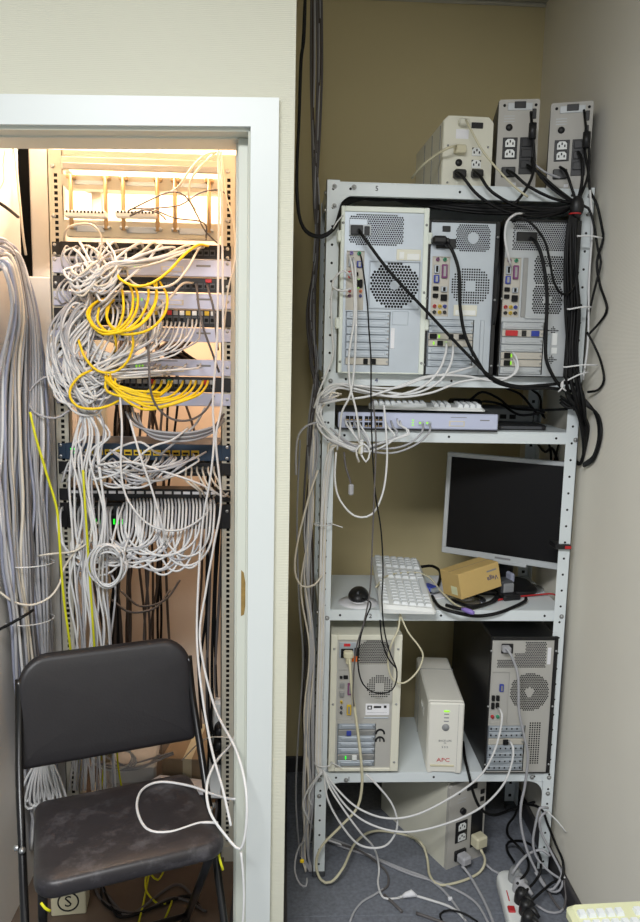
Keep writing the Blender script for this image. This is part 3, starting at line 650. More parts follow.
# ================================================================== NETWORK SWITCH, KEYBOARDS, ROUTER ON THE THIRD SHELF
z3 = LIPS[2][0]
a = P(337.5, 431, 2.095); b = P(497.5, 431, 2.095); W = b.x-a.x-.002; H = .050
sw = empty('network_switch', ((a.x+b.x)/2, 2.092, z3), 0, 'pale blue and white network switch with a row of ports under a white keyboard', 'network switch')
x = lambda f: (f-.5)*W
bx('case', sw, -W/2, W/2, .004, .28, .004, H, 'greydark', .002); bx('case_underside', sw, -W/2, W/2, 0, .27, 0, .004, 'black')
bx('front_panel', sw, -W/2, W/2, -.003, .005, .005, H, 'switchfront', .003)
for i in range(16):
    u0 = .045+.0245*(i//2)+(.012 if i >= 8 else 0)+(.004 if i >= 4 else 0)+(.012 if i >= 12 else 0)
    zc = .033 if i % 2 == 0 else .016
    m = MB(); m.box(x(u0*1.03), x(u0*1.03+.0225), -.0042, -.002, zc-.0065, zc+.0065, 'hole'); m.box(x(u0*1.03+.004), x(u0*1.03+.018), -.0046, -.003, zc-.0055, zc-.0025, 'copperish'); m.build('network_port', sw)
for k in range(2): bx('uplink_port', sw, x(.50+.045*k), x(.535+.045*k), -.005, -.002, .014, .027, 'steel', .001)
for k in range(3): bx('status_light', sw, x(.458), x(.470), -.0042, -.002, .015+.007*k, .0175+.007*k, 'led')
for k in range(2): bx('status_light', sw, x(.502+.045*k), x(.514+.045*k), -.0056, -.003, .021, .025, 'led')
bx('raised_badge', sw, x(.69), x(.79), -.0042, -.002, .014, .030, 'c_warm', .001); bx('badge_plate', sw, x(.70), x(.78), -.0046, -.003, .017, .027, 'switchfront')
bx('printed_line', sw, x(.70), x(.80), -.0034, -.0028, .039, .0405, 'inkgrey'); bx('printed_line', sw, x(.885), x(.945), -.0034, -.0028, .031, .034, 'inkgrey')

def keyboard(name, label, Lw, Dp, loc, rot, base_m, key_m, rows, cols_skip=None, joined=True, th=.022, group=None, pitch=None, badge=None):
    t = empty(name, loc, rot=rot, label=label, cat='keyboard', group=group)
    m = MB(); o = rrect(Lw/2, Dp/2, .012, 4)
    lay = [(.0, .003), (0, .003+th*.45), (.004, th*.8), (.008, th)]; vs = []; n = len(o)
    for (e, zz) in lay: vs += [(p*(1-e/(Lw/2)), q_*(1-e/(Dp/2)), zz+(q_/Dp)*.010*(zz > .004)) for p, q_ in o]
    fs = [(i*n+k, i*n+(k+1) % n, (i+1)*n+(k+1) % n, (i+1)*n+k) for i in range(3) for k in range(n)]+[tuple(range(n))[::-1], tuple(range(3*n, 4*n))]
    m.add(vs, fs, base_m, False); m.build('base', t)
    for sx in (-.4, .4): MB().box(sx*Lw-.012, sx*Lw+.012, Dp*.36, Dp*.42, 0, .006, base_m).build('foot', t)
    kp = Dp*.86/rows if pitch is None else pitch; ncol = int(Lw*.95/kp); x0 = -ncol*kp/2; km = MB(); kmesh = None
    for r in range(rows):
        y = -Dp*.43+kp*(r+.5)+(kp*.35 if r == rows-1 else 0)-(kp*.1)
        c = 0
        while c < ncol:
            wd = 1
            if r == 0 and c == 3: wd = 6
            if cols_skip and cols_skip(r, c, ncol): c += 1; continue
            xc = x0+kp*(c+wd/2); zz = th+(y/Dp)*.010
            def cap(m_, cx, cy, cz):
                h = .0075; a_, b_ = kp*wd*.5-kp*.06, kp*.44; e = kp*.13
                v = [(cx-a_, cy-b_, cz-.002), (cx+a_, cy-b_, cz-.002), (cx+a_, cy+b_, cz-.002), (cx-a_, cy+b_, cz-.002), (cx-a_+e, cy-b_+e, cz+h), (cx+a_-e, cy-b_+e, cz+h), (cx+a_-e, cy+b_-e*.6, cz+h), (cx-a_+e, cy+b_-e*.6, cz+h)]
                m_.add(v, [(0, 1, 5, 4), (1, 2, 6, 5), (2, 3, 7, 6), (3, 0, 4, 7), (4, 5, 6, 7)], key_m)
            if joined: cap(km, xc, y, zz)
            elif wd == 1:
                if kmesh is None: m_ = MB(); cap(m_, 0, 0, 0); k_ = m_.build('key', t); kmesh = k_.data
                else: k_ = bpy.data.objects.new('key', kmesh); COL.objects.link(k_); k_.parent = t
                k_.location = (xc, y, zz)
            else: m_ = MB(); cap(m_, xc, y, zz); m_.build('space_key', t)
            c += wd
    if joined: km.build('keycaps', t, kind='stuff')
    if badge: bx('badge', t, badge[0]-.012, badge[0]+.012, badge[1]-.004, badge[1]+.004, th+.003, th+.0065, 'cardtext')
    return t
skip = lambda r, c, n: c in (n-5, n-9)
a = P(462, 412, 2.16)
keyboard('keyboard', 'white keyboard lying on top of the pale network switch', .33, .12, (a.x-.105, 2.175, z3+H+.001), (R(-2), 0, R(-5)), 'white', 'keys', 6, skip, th=.018)
a0, a1, a2, a3 = PZ(376, 566, .875), PZ(410, 558, .875), PZ(431, 603, .875), PZ(383, 611, .875)
cx = (a0+a1+a2+a3)/4
keyboard('keyboard', 'white keyboard lying lengthwise on the second lowest shelf beside the black mouse',   .43, .162, (cx.x-.002, cx.y-.045, LIPS[3][0]+.018), (0, R(-4.5), R(87)), 'white', 'keys', 6, skip, badge=None)
# foreground keyboard on a stool
kz = .53
a = PZ(566, 907, kz+.02)
st = empty('stool', (.70, 1.12, 0), 0, 'low dark stool carrying the yellowed keyboard in the lower right corner', 'stool')
m = MB(); m.box(-.15, .13, -.14, .10, kz-.035, kz-.002, 'greydark', .008); m.build('seat', st)
for sx in (-.13, .11):
    for sy in (-.12, .08): MB().tube([(sx, sy, 0), (sx*.95, sy*.95, kz-.03)], .012, 'tube', 10).build('leg', st)
keyboard('keyboard', 'yellowed keyboard with pale keys in the lower right corner', .335, .150, (a.x+.170, a.y-.062, kz), (0, 0, R(3)), 'yellowcase', 'keys', 6, lambda r, c, n: (r == 5 and c in (5, 10)), joined=False, pitch=.0185)

# dark router behind, with cables
a = P(508, 424, 2.30)
t = empty('router', (a.x, 2.36, z3), R(-4), 'dark flat router box at the back of the third shelf', 'router')
bx('case', t, -.10, .10, 0, .09, .003, .055, 'greydark', .006); bx('front_panel', t, -.095, .095, -.004, .002, .008, .048, 'grey', .003)
for k in range(4): bx('port', t, -.07+.03*k, -.05+.03*k, -.005, 0, .016, .030, 'hole')
t = empty('power_adapter', (P(470, 405, 2.33).x, 2.40, z3), R(8), 'black power adapter lying behind the network switch', 'adapter')
bx('case', t, -.05, .05, -.03, .03, 0, .075, 'black', .008); bx('rating_label', t, -.03, .03, -.0315, -.03, .02, .05, 'greydark')
t = empty('modem', (P(520, 430, 2.16).x, 2.20, z3), R(0), 'slim black modem flat on the shelf right of the switch', 'modem')
bx('case', t, -.075, .075, -.05, .05, 0, .016, 'black', .004); bx('front_panel', t, -.06, .06, -.0515, -.049, .004, .012, 'greydark')

# ================================================================== MONITOR
q = [P(445, 450.5, 2.24), P(444, 553, 2.24)]
cz = LIPS[3][0]
MW, MH = .388, .332
mo = empty('monitor', (P(506, 600, 2.26).x+.03, 2.29, cz), 0, 'silver-framed flat monitor with dark screen leaning on the second lowest shelf', 'monitor')
mc = P(445, 501, 2.395)+Vector((MW/2*math.cos(R(32)), -MW/2*math.sin(R(32)), -.004))
rel = Vector(mc)-mo.location
hd = empty('display_head', rel, rot=(R(-3), R(0), R(-32))); hd.parent = mo
fw = .014
m = MB()
for q_ in ((-MW/2, MW/2, MH/2-fw, MH/2), (-MW/2, -MW/2+fw, -MH/2+fw+.006, MH/2-fw), (MW/2-fw, MW/2, -MH/2+fw+.006, MH/2-fw), (-MW/2, MW/2, -MH/2, -MH/2+fw+.006)): m.box(q_[0], q_[1], -.006, .02, q_[2], q_[3], 'silver', .002)
m.build('bezel', hd)
m = MB(); m.box(-MW/2+fw, MW/2-fw, -.001, .018, -MH/2+fw+.006, MH/2-fw, 'screen'); m.build('screen', hd)
bx('back_cover', hd, -MW/2+.006, MW/2-.006, .018, .05, -MH/2+.006, MH/2-.006, 'black', .015); bx('button_strip', hd, -.02, .085, -.009, .004, -MH/2-.008, -MH/2+.003, 'silver', .002)
bx('badge', hd, -.015, .035, -.0068, -.0055, -MH/2+.007, -MH/2+.013, 'inkgrey')
nb = MB(); nb.tube([(rel.x+.02, rel.y+.035, rel.z-.05), (rel.x+.025, rel.y+.045, rel.z-.15), (rel.x+.022, rel.y+.04, .012)], [.03, .028, .034], 'black', 10); nb.build('stand_neck', mo)
vs, fs = cushion(.11, .085, .05, .014, bulge=.004, edge=.006); MB().add([(v[0]+rel.x+.01, v[1]+rel.y+.03, v[2]) for v in vs], fs, 'black', True).build('stand_base', mo)

# ================================================================== THINGS ON THE SECOND LOWEST SHELF
zs = LIPS[3][0]
def ellipsoid(m, c, r, mt, n=16, k=10, zmin=-1.0, f=None):
    vs = []; fs = []
    for j in range(k+1):
        ph = math.pi*(j/k-.5)
        for i in range(n):
            a_ = 2*math.pi*i/n; p = Vector((math.cos(ph)*math.cos(a_), math.cos(ph)*math.sin(a_), max(zmin, math.sin(ph))))
            if f: p = f(p)
            vs.append((c[0]+p.x*r[0], c[1]+p.y*r[1], c[2]+p.z*r[2]))
    fs = [(j*n+i, j*n+(i+1) % n, (j+1)*n+(i+1) % n, (j+1)*n+i) for j in range(k) for i in range(n)]
    return m.add(vs, fs, mt, True)
def disc(name, c, r, label, mt='disc', tilt=(0, 0, 0), hub=True, cat='disc'):
    m = MB(); m.lathe([(.0075, 0), (r, 0), (r, .0012), (.0075, .0012), (.0075, 0)], (0, 0, 0), (0, 0, 1), mt, 32)
    t = m.build(name, None, label, cat, loc=c, rot=tuple(R(v) for v in tilt))
    if hub: m = MB(); m.lathe([(.0075, .0014), (.018, .0014), (.018, -.0002), (.0075, -.0002), (.0075, .0014)], (0, 0, 0), (0, 0, 1), 'paper', 20); m.build('disc_hub', t)
    return t
a = PZ(354, 601, zs); disc('disc', (a.x+.012, a.y-.012, zs), .060, 'pale printed disc lying under the black mouse', 'paper')
a = PZ(358.5, 598, zs)
t = empty('mouse', (a.x, a.y, zs+.0015), R(-10), 'black computer mouse on a pale disc', 'mouse')
m = MB(); ellipsoid(m, (0, 0, .005), (.032, .052, .027), 'black', zmin=-.17); m.build('body', t)
m = MB(); m.cyl((-.0035, -.030, .0215), (.0035, -.030, .0215), .008, 'greydark', 12); m.build('scroll_wheel', t); bx('sensor_foot', t, -.02, .02, -.03, .03, 0, .003, 'greydark', .001)
# cardboard box with blue print, propped on the cables
a = PZ(473, 590, zs)
cb = empty('cardboard_box', (P(473, 580, 2.19).x, 2.19, zs+.034), rot=(R(-6), R(-9), R(24)), label='small tan cardboard box with blue print on the shelf before the monitor', cat='box')
bw, bd_, bh = .150, .095, .078
m = MB(); m.box(-bw/2, bw/2, -bd_/2, bd_/2, 0, bh, 'cardboard', .0015); m.build('carton', cb)
bx('flap_seam', cb, -bw/2-.0004, bw/2+.0004, -.0008, .0008, bh-.0004, bh+.0005, 'brownbox')
text(cb, 'Vega', (bw*.30, -bd_/2-.0004, bh*.45), .021, 'cardtext', rot=(90, 180, 0)); bx('printed_line', cb, bw*.18, bw*.42, -bd_/2-.0006, -bd_/2, bh*.72, bh*.78, 'inkgrey')
bx('green_label', cb, -bw/2-.0006, -bw/2, -.03, .0, .01, .035, 'yellowcase')
disc('disc', tuple(PZ(466, 599, zs+.003)), .060, 'shiny disc half under the tan cardboard box')
disc('disc', tuple(PZ(525, 588, zs)), .060, 'shiny disc beneath the monitor at the back of the shelf')
t = empty('plug_adapter', (P(508, 590, 2.2).x, 2.235, zs), R(15), 'grey angular plug adapter right of the tan cardboard box', 'adapter')
bx('body', t, -.022, .022, -.02, .03, .012, .055, 'greydark', .006); bx('plug_face', t, -.018, .018, -.026, -.018, .018, .048, 'grey', .003); bx('lead_block', t, -.03, .03, -.05, .0, 0, .018, 'black', .005)
bx('blue_shell', t, .012, .026, -.015, .02, .045, .075, 'c_blue', .004)
t = empty('video_plug', (PZ(432, 590, zs+.03).x, PZ(432, 590, zs+.03).y+.05, zs+.012), R(35), 'blue video plug behind the white keyboard', 'plug')
bx('shell', t, -.018, .018, -.022, .022, 0, .018, 'blue', .005); bx('metal_face', t, -.014, .014, -.032, -.02, .003, .015, 'steel', .001)
m = MB(); p = [PZ(433, 600, zs+.001), PZ(424, 585, zs+.001), PZ(442, 575, zs+.001), PZ(452, 597, zs+.001)]
m.add([tuple(v) for v in p]+[tuple(v+Vector((0, 0, .004))) for v in p], [(0, 1, 2, 3), (7, 6, 5, 4), (0, 4, 5, 1), (1, 5, 6, 2), (2, 6, 7, 3), (3, 7, 4, 0)], 'paper'); m.build('paper_sheet', None, 'white folded paper sheet under the cables between keyboard and box', 'paper')

# ================================================================== POWER STRIP
zt_ = .045
p0 = PZ(508, 868, zt_); p1 = PZ(527, 935, zt_)
dv = (p1-p0); L = dv.length; ang = math.atan2(dv.y, dv.x)
t = empty('power_strip', ((p0.x+p1.x)/2, (p0.y+p1.y)/2, 0), ang, 'white power strip on the carpet with black plugs and a red switch', 'power strip')
vs, fs = cushion(L/2, .040, .036, .042, bulge=.001, edge=.006); MB().add(vs, fs, 'white', True).build('body', t)
for k in range(5):
    m = MB(); cxk = -L/2+.05+k*.045
    m.lathe([(.021, .044), (.021, .0435), (.018, .041), (0, .041)], (cxk, .008, 0), (0, 0, 1), 'white', 18); m.build('socket', t)
m = MB(); m.box(L*.10, L*.10+.024, -.033, -.013, .036, .047, 'red', .002); m.build('red_switch', t, label='red rocker switch')
bx('printed_line', t, -L*.14, L*.02, -.024, -.021, .0422, .0434, 'inkred')
def wall_plug(parent, x_, y_, mt, tilt=0):
    m = MB(); m.lathe([(.0, .040), (.012, .040), (.017, .030), (.0195, .012), (.0195, 0)], (x_, y_, .043), (0, 0, 1), mt, 14); o = m.build('power_plug', parent)
    m = MB(); m.tube([(x_, y_, .070), (x_+.02, y_+.018, .068), (x_+.034, y_+.03, .058)], [.010, .008, .005], mt, 8); m.build('strain_relief', o); return o
for k, mt in ((0, 'grey'), (1, 'c_grey'), (2, 'black'), (3, 'black'), (4, 'black')): wall_plug(t, -L/2+.05+k*.045, .010+.004*(k % 2), mt)

# ================================================================== FOLDING CHAIR
fc = empty('folding_chair', (-.372, 1.665, 0), R(20), 'black folding chair with scuffed vinyl seat standing in the closet doorway', 'chair')
vs, fs = cushion(.208, .182, .050, .042, rt=.035, bulge=.010, edge=.012)
tl = math.atan2(.03, .36)
def seat_v(v):   # front edge a little higher and narrower at the back
    x_, y_, z_ = v; x_ *= 1-.06*(y_+.18)/.36; return (x_, y_, .446+z_-y_*math.tan(tl)*.9)
MB().add([seat_v(v) for v in vs], fs, 'vinyl', True).build('seat', fc)
vs, fs = cushion(.230, .138, .022, .034, rt=.075, bulge=.004, edge=.012, n=8)
def back_v(v):   # x across, y up, thickness towards the sitter (-y)
    x_, h_, th = v; k = (h_+.138)/.276; x_ *= 1-.035*k; lean = .050*k
    return (x_, .255+lean-th+.020-.9*x_*x_*.5+.0, .672+h_)
MB().add([back_v(v) for v in vs], fs, 'vinyl_back', True).build('backrest', fc)
for sx in (-1, 1):
    x_ = sx*.222
    m = MB(); m.tube(catmull([(x_*1.02, -.215, .010), (x_*1.02, -.10, .17), (x_*1.02, .07, .41), (x_*1.02, .175, .545), (x_, .245, .66), (x_*.985, .275, .76)], 6), .0098, 'tube', 10); l = m.build('front_leg', fc)
    m = MB(); m.tube([(x_*1.02, -.222, 0), (x_*1.02, -.212, .02)], .0145, 'black', 10); m.build('foot_cap', l)
    x2 = sx*.188
    m = MB(); m.tube([(x2, -.10, .425), (x2, .06, .20), (x2, .20, .010)], .0105, 'tube', 10); l = m.build('rear_leg', fc)
    m = MB(); m.tube([(x2, .192, .02), (x2, .205, 0)], .0135, 'black', 10); m.build('foot_cap', l)
    m = MB(); m.lathe([(0, .010), (.006, .009), (.008, .004), (.008, 0)], (x_*1.02+sx*.009, .078, .425), (sx, 0, 0), 'bolt', 10); m.lathe([(0, .012), (.006, .010), (.008, .004), (.008, 0)], (x_*1.02, .066, .425), (0, -1, .2), 'bolt', 10); m.build('pivot_bolt', fc)
m = MB(); m.tube([(-.226, -.115, .150), (.226, -.115, .150)], .009, 'tube', 10); m.build('crossbar', fc)
m = MB(); m.tube([(-.188, .16, .06), (.188, .16, .06)], .008, 'tube', 10); m.build('crossbar', fc)

# ================================================================== CLOSET RACK
RY = 2.20
def zr(y): return P(140, y, RY).z
def xr(px): return P(px, 330, RY).x
RL, RR = xr(52), xr(236); RM = (RL+RR)/2; RT = zr(152)
rk = empty('equipment_rack', (RM, RY, 0), label='beige open equipment rack with square-holed uprights inside the closet', cat='rack')
def upright(x0, x1, y, hx, sgn):
    m = MB(); x0 -= RM; x1 -= RM; hx -= RM; y -= RY
    m.sheet(x0, x1, .0, RT, y, [(hx-.008, hx+.008, .015, RT-.06)], 'rack')
    m.grille(hx-.008, hx+.008, .015, RT-.06, y, .0159, 'rack', None, .30, 4, False, 'hole', .010)
    if sgn > 0: m.box(x1-.003, x1, y, y+.05, 0, RT, 'rack'); m.box(x0, x0+.003, y, y+.03, 0, RT, 'rack')
    else: m.box(x0, x0+.003, y, y+.05, 0, RT, 'rack'); m.box(x1-.003, x1, y, y+.03, 0, RT, 'rack')
    return m.build('upright', rk)
upright(RL, xr(67), RY, xr(60), -1); upright(xr(221), RR, RY, xr(228.5), 1)
for x0 in (RL+.02, RR-.05): bx('rear_upright', rk, x0-RM, x0+.03-RM, .40, .43, 0, RT, 'rack')
bx('top_frame', rk, RL-RM, RR-RM, .003, .05, RT-.012, RT, 'rack'); bx('top_frame', rk, RL-RM, RR-RM, .38, .43, RT-.03, RT, 'rack')
for sx in (RL-RM, RR-RM-.03): bx('side_rail', rk, sx, sx+.03, .05, .40, RT-.03, RT, 'rack'); bx('base_rail', rk, sx, sx+.05, -.02, .45, .0, .05, 'rack')
bx('top_panel', rk, xr(66)-RM, xr(221)-RM, -.004, .0, zr(172), zr(159), 'rack', .001)
bx('top_panel_lip', rk, xr(68)-RM, xr(219)-RM, -.010, -.003, zr(171.5), zr(165.5), 'steel_dark', .001)
for y in (169, 218.5, 247, 256, 262, 285, 300, 330, 366, 398, 446, 457, 510):
    for px in (57.5, 227.5):
        m = MB(); c = Vector((xr(px)-RM, -.003, zr(y))); m.lathe([(0, .004), (.004, .0038), (.0062, .002), (.0062, 0)], c, (0, -1, 0), 'bolt', 10); m.build('cage_screw', rk)
# open wiring frame at the top of the rack
kf = empty('wiring_frame', (RM, RY, zr(238)), label='beige wiring frame with six steel rods and white terminal strips at the rack top', cat='wiring frame')
zk = kf.location.z
for (ya, yb) in ((191, 177), (238, 222)):
    z0, z1 = zr(ya)-zk, zr(yb)-zk; a, b = xr(66)-RM, xr(221)-RM
    m = MB(); m.prism([(a, z0+.012), (a+.014, z0), (b-.014, z0), (b, z0+.012), (b, z1), (a, z1)], -.004, .0, 'rack')
    m.box(a+.01, b-.01, -.0, .03, z1-.003, z1, 'rack'); m.box(a+.01, b-.01, 0, .03, z0, z0+.003, 'rack'); ch_ = m.build('channel', kf)
    for (p0, p1) in ((79, 107), (129, 158), (180, 208)):
        bx('channel_plate', ch_, xr(p0)-RM, xr(p1)-RM, -.007, -.004, z0+.012, z1-.014, 'steel', .001)
for px in (76.5, 110, 127, 160, 177, 210):
    x_ = xr(px)-RM; m = MB(); m.cyl((x_, -.022, zr(232)-zk), (x_, -.022, zr(179)-zk), .0058, 'copperish', 12)
    rd = m.build('rod', kf)
    m = MB(); m.box(x_-.012, x_+.012, -.026, -.003, zr(182)-zk, zr(178)-zk, 'copperish', .002); m.box(x_-.011, x_+.011, -.026, -.003, zr(231)-zk, zr(228)-zk, 'steel', .002); m.build('rod_bracket', rd)
for (p0, p1, y) in ((72, 112, 218), (121, 160, 217)):
    bx_ = bx('terminal_strip', kf, xr(p0)-RM, xr(p1)-RM, -.050, -.018, zr(y+3.5)-zk, zr(y-3)-zk, 'white', .003)
    m = MB()
    for k in range(11):
        x_ = xr(p0)-RM+.008+(xr(p1)-xr(p0)-.016)*k/10; m.box(x_-.0022, x_+.0022, -.0505, -.049, zr(y-1.6)-zk-.0035, zr(y-1.6)-zk+.0028, 'hole')
    m.build('terminal_slots', bx_, kind='stuff')
def unit(name, y0, y1, front, label, cat, depth=.20, body='greydark', group=None, ears=True, d=0):
    z0, z1 = zr(y1), zr(y0); a, b = xr(63)-RM, xr(222)-RM; h = z1-z0
    t = empty(name, (RM, RY-.003, z0), 0, label, cat, group)
    bx('case', t, a+.012, b-.012, .006, depth, .003, h-.003, body)
    bx('front_panel', t, a, b, -.004-d, .003, 0, h-.0015, front, .0015)
    if ears:
        for (p0, p1) in ((55, 63), (221, 231)): bx('mounting_ear', t, xr(p0)-RM, xr(p1)-RM, -.003, .001, .002, h-.003, front, .001)
    return t, a, b, h
def jacks(t, a, b, h, n, z0f, z1f, x0f=.04, x1f=.96, y=-.004, frame='greydark', hold='hole', name='jacks'):
    m = MB(); w_ = (b-a)*(x1f-x0f)/n
    for k in range(n):
        x0 = a+(b-a)*x0f+w_*k
        m.box(x0+w_*.10, x0+w_*.90, y-.002, y+.001, h*z0f, h*z1f, frame); m.box(x0+w_*.22, x0+w_*.78, y-.0026, y-.001, h*(z0f+.08), h*(z1f-.12), hold)
    return m.build(name, t, kind='stuff')
PP = 'patch panels in the rack'; SWG = 'network switches in the rack'
def patch(y0, y1, label, n=24): t, a, b, h = unit('patch_bay', y0, y1, 'black', label, 'patch panel', .05, 'black_metal', PP); jacks(t, a, b, h, n, .22, .62); return t, a, b, h
def swt(y0, y1, label, badge=True, ports=True, front='switchfront'):
    t, a, b, h = unit('network_switch', y0, y1, front, label, 'network switch', .20, 'silver', SWG)
    if ports: jacks(t, a, b, h, 12, .12, .46, .06, .42, frame='grey', name='lower_jacks'); jacks(t, a, b, h, 12, .52, .86, .06, .42, frame='grey', name='upper_jacks')
    for k in range(3): bx('status_light', t, a+(b-a)*(.455+.02*k), a+(b-a)*(.463+.02*k), -.006, -.003, h*.45, h*.60, 'led')
    if badge:
        bx('raised_badge', t, a+(b-a)*.62, a+(b-a)*.76, -.0055, -.003, h*.22, h*.56, 'c_warm', .001); bx('badge_plate', t, a+(b-a)*.632, a+(b-a)*.748, -.0060, -.004, h*.28, h*.50, front)
        bx('printed_line', t, a+(b-a)*.84, a+(b-a)*.93, -.0046, -.0038, h*.56, h*.68, 'inkgrey'); bx('printed_line', t, a+(b-a)*.52, a+(b-a)*.72, -.0046, -.0038, h*.84, h*.90, 'inkgrey')
    return t, a, b, h
patch(243, 257.5, 'black patch panel nearest the rack top, crowded with warm white cables')
swt(258, 275.5, 'uppermost pale network switch in the rack, under the highest patch panel')
t, a, b, h = patch(276.5, 291, 'black patch panel with yellow cables and a red tab between the two upper switches')
bx('red_tab', t, xr(206)-RM, xr(212)-RM, -.010, -.003, h*.66, h*.9, 'red', .001)
swt(292, 308, 'second pale network switch from the rack top, above the coloured port labels')
t, a, b, h = patch(308.5, 326, 'black patch panel topped by a row of white, yellow and red port icons')
for k in range(24):
    x0 = a+(b-a)*(.03+.94*k/24); bx('port_icon', t, x0, x0+.013, -.0075, -.003, h*.66, h*.92, ['red', 'white', 'yellowp', 'white', 'red', 'grey', 'white', 'yellowp', 'white', 'grey', 'yellowp', 'white'][k % 12], .001)
swt(326.5, 341, 'third pale network switch from the rack top, just above the upper open gap')
swt(358, 375, 'lowest pale network switch, above the fan of yellow cables')
t, a, b, h = patch(375.5, 391, 'black patch panel feeding the fan of yellow cables')
for k in range(24):
    x0 = a+(b-a)*(.04+.92*k/24); bx('port_icon', t, x0, x0+.013, -.009, -.003, h*.50, h*.78, ['grey', 'grey', 'c_warm', 'grey', 'red', 'grey', 'c_warm', 'green', 'grey'][k % 9] if k > 10 else 'grey', .001)
t, a, b, h = unit('blanking_plate', 391.5, 405, 'switchfront', 'plain pale blank panel below the fan of yellow cables', 'panel', .03, 'silver')
t, a, b, h = unit('network_switch', 443, 460, 'navy', 'dark navy network switch with yellow-edged ports and green lights', 'network switch', .20, 'navy', SWG, d=.0)
jacks(t, a, b, h, 12, .30, .62, .12, .86, frame='yellowp'); 
for k in range(4): bx('status_light', t, a+.014+.010*(k % 2), a+.018+.010*(k % 2), -.006, -.003, h*(.35+.22*(k//2)), h*(.45+.22*(k//2)), 'led2')
patch(461, 475, 'black patch panel directly under the navy switch')
t, a, b, h = unit('cable_manager', 488, 501, 'black', 'black patch strip with a white label band above the nested cable loops', 'patch panel', .06, 'black_metal', PP)
for k in range(16): bx('label_window', t, a+(b-a)*(.03+.06*k), a+(b-a)*(.03+.06*k)+.020, -.007, -.003, h*.60, h*.80, 'paper')
t, a, b, h = unit('network_switch', 502, 528, 'black', 'black network switch with a row of green lights behind the nested cable loops', 'network switch', .20, 'black_metal', SWG)
jacks(t, a, b, h, 24, .50, .85)
for k in (3, 4, 6, 8, 9, 10, 11): bx('status_light', t, a+.045+.011*k, a+.050+.011*k, -.006, -.003, h*.16, h*.36, 'led2')

# ================================================================== CLOSET FLOOR CLUTTER
def PF(px, py, Y): return P(px, py, Y)
t = empty('carton', (P(168, 765, 2.48).x-.02, 2.50, 0), R(-6), 'brown cardboard carton standing behind the chair on the closet floor', 'box')
bx('carton_body', t, .03, .20, -.12, .12, 0, .24, 'brownbox', .002); bx('tape', t, .10, .13, -.1205, .1205, .001, .2405, 'c_cream')
t = empty('wrapped_box', (P(150, 760, 2.46).x-.03, 2.45, 0), R(4), 'box in shiny clear wrapping beside the brown carton behind the chair', 'box')
bx('box_body', t, -.09, .06, -.10, .12, 0, .225, 'cream', .004); bx('wrapping', t, -.093, .063, -.103, .123, .001, .229, mat('clear_wrap', (206, 206, 204), .12, spec=.9), .008)
t = empty('equipment_case', (P(118, 785, 2.36).x, 2.38, 0), R(8), 'grey plastic equipment case with a round hole, on the closet floor', 'case')
bx('case_body', t, -.07, .07, -.06, .10, 0, .17, 'grey', .004); m = MB(); m.cyl((.03, -.0615, .12), (.03, -.058, .12), .010, 'hole', 12); m.build('round_hole', t)
m = MB(); pts_ = [PF(138, 782, 2.30), PF(160, 774, 2.34), PF(205, 768, 2.36), PF(208, 778, 2.28), PF(170, 787, 2.26), PF(140, 790, 2.26)]
pts_ = [Vector((p.x, p.y, .176+.02*math.sin(i*1.9))) for i, p in enumerate(pts_)]
m.add([tuple(p) for p in pts_]+[tuple(p+Vector((0, 0, .006))) for p in pts_], [(0, 1, 2, 3, 4, 5), (11, 10, 9, 8, 7, 6)]+[(i, (i+1) % 6, (i+1) % 6+6, i+6) for i in range(6)], 'paper'); m.build('paper_bag', None, 'crumpled white paper lying on the black drawer behind the chair', 'paper')
bx('drawer_box', None, P(135, 790, 2.3).x, P(210, 790, 2.3).x, 2.24, 2.36, 0, .155, 'greydark', .004, label='low dark grey box under the white paper behind the chair', cat='box')
# upright power strip by the right rack post
a = P(214, 700, 2.26)
t = empty('power_strip', (a.x, 2.27, 0), rot=(0, R(3), 0), label='white power strip standing upright at the right rack post with three black plugs', cat='power strip')
bx('body', t, -.030, .030, -.02, .02, P(222, 800, 2.25).z, P(222, 702, 2.25).z, 'white', .008)
for y in (727, 741, 753):
    m = MB(); zc = P(224, y, 2.25).z; m.lathe([(0, .045), (.012, .045), (.020, .036), (.022, .012), (.022, 0)], (.002, -.02, zc), (0, -1, 0), 'black', 14); o = m.build('power_plug', t)
    m = MB(); m.tube(catmull([(.002, -.06, zc), (-.014, -.066, zc-.01), (-.028, -.055, zc+.04), (-.03, -.045, zc+.14)], 5), .0045, 'c_black', 6); m.build('plug_lead', o)
for y in (712,):
    m = MB(); zc = P(224, y, 2.25).z; m.lathe([(.022, .001), (.022, .002), (.018, -.004), (0, -.004)], (.002, -.02, zc), (0, -1, 0), 'white', 14); m.build('socket', t)
bx('power_light', t, -.016, -.008, -.022, -.019, P(222, 752, 2.25).z, P(222, 749, 2.25).z, 'led2')
# floor socket plate with a round emblem
a = PZ(67, 897, .05)
t = empty('floor_box', (a.x+.005, a.y+.0, 0), rot=(0, 0, R(6)), label='pale square box with a ringed S emblem on the floor under the chair', cat='box')
bx('box_body', t, -.048, .048, -.01, .06, 0, .085, 'c_cream', .003)
m = MB(); m.lathe([(.026, 0), (.030, 0), (.030, .0015), (.026, .0015), (.026, 0)], (0, -.0100, .043), (0, -1, 0), 'ink', 24); m.build('emblem_ring', t)
text(t, 'S', (0, -.0112, .043), .048, 'ink', name='emblem_letter')

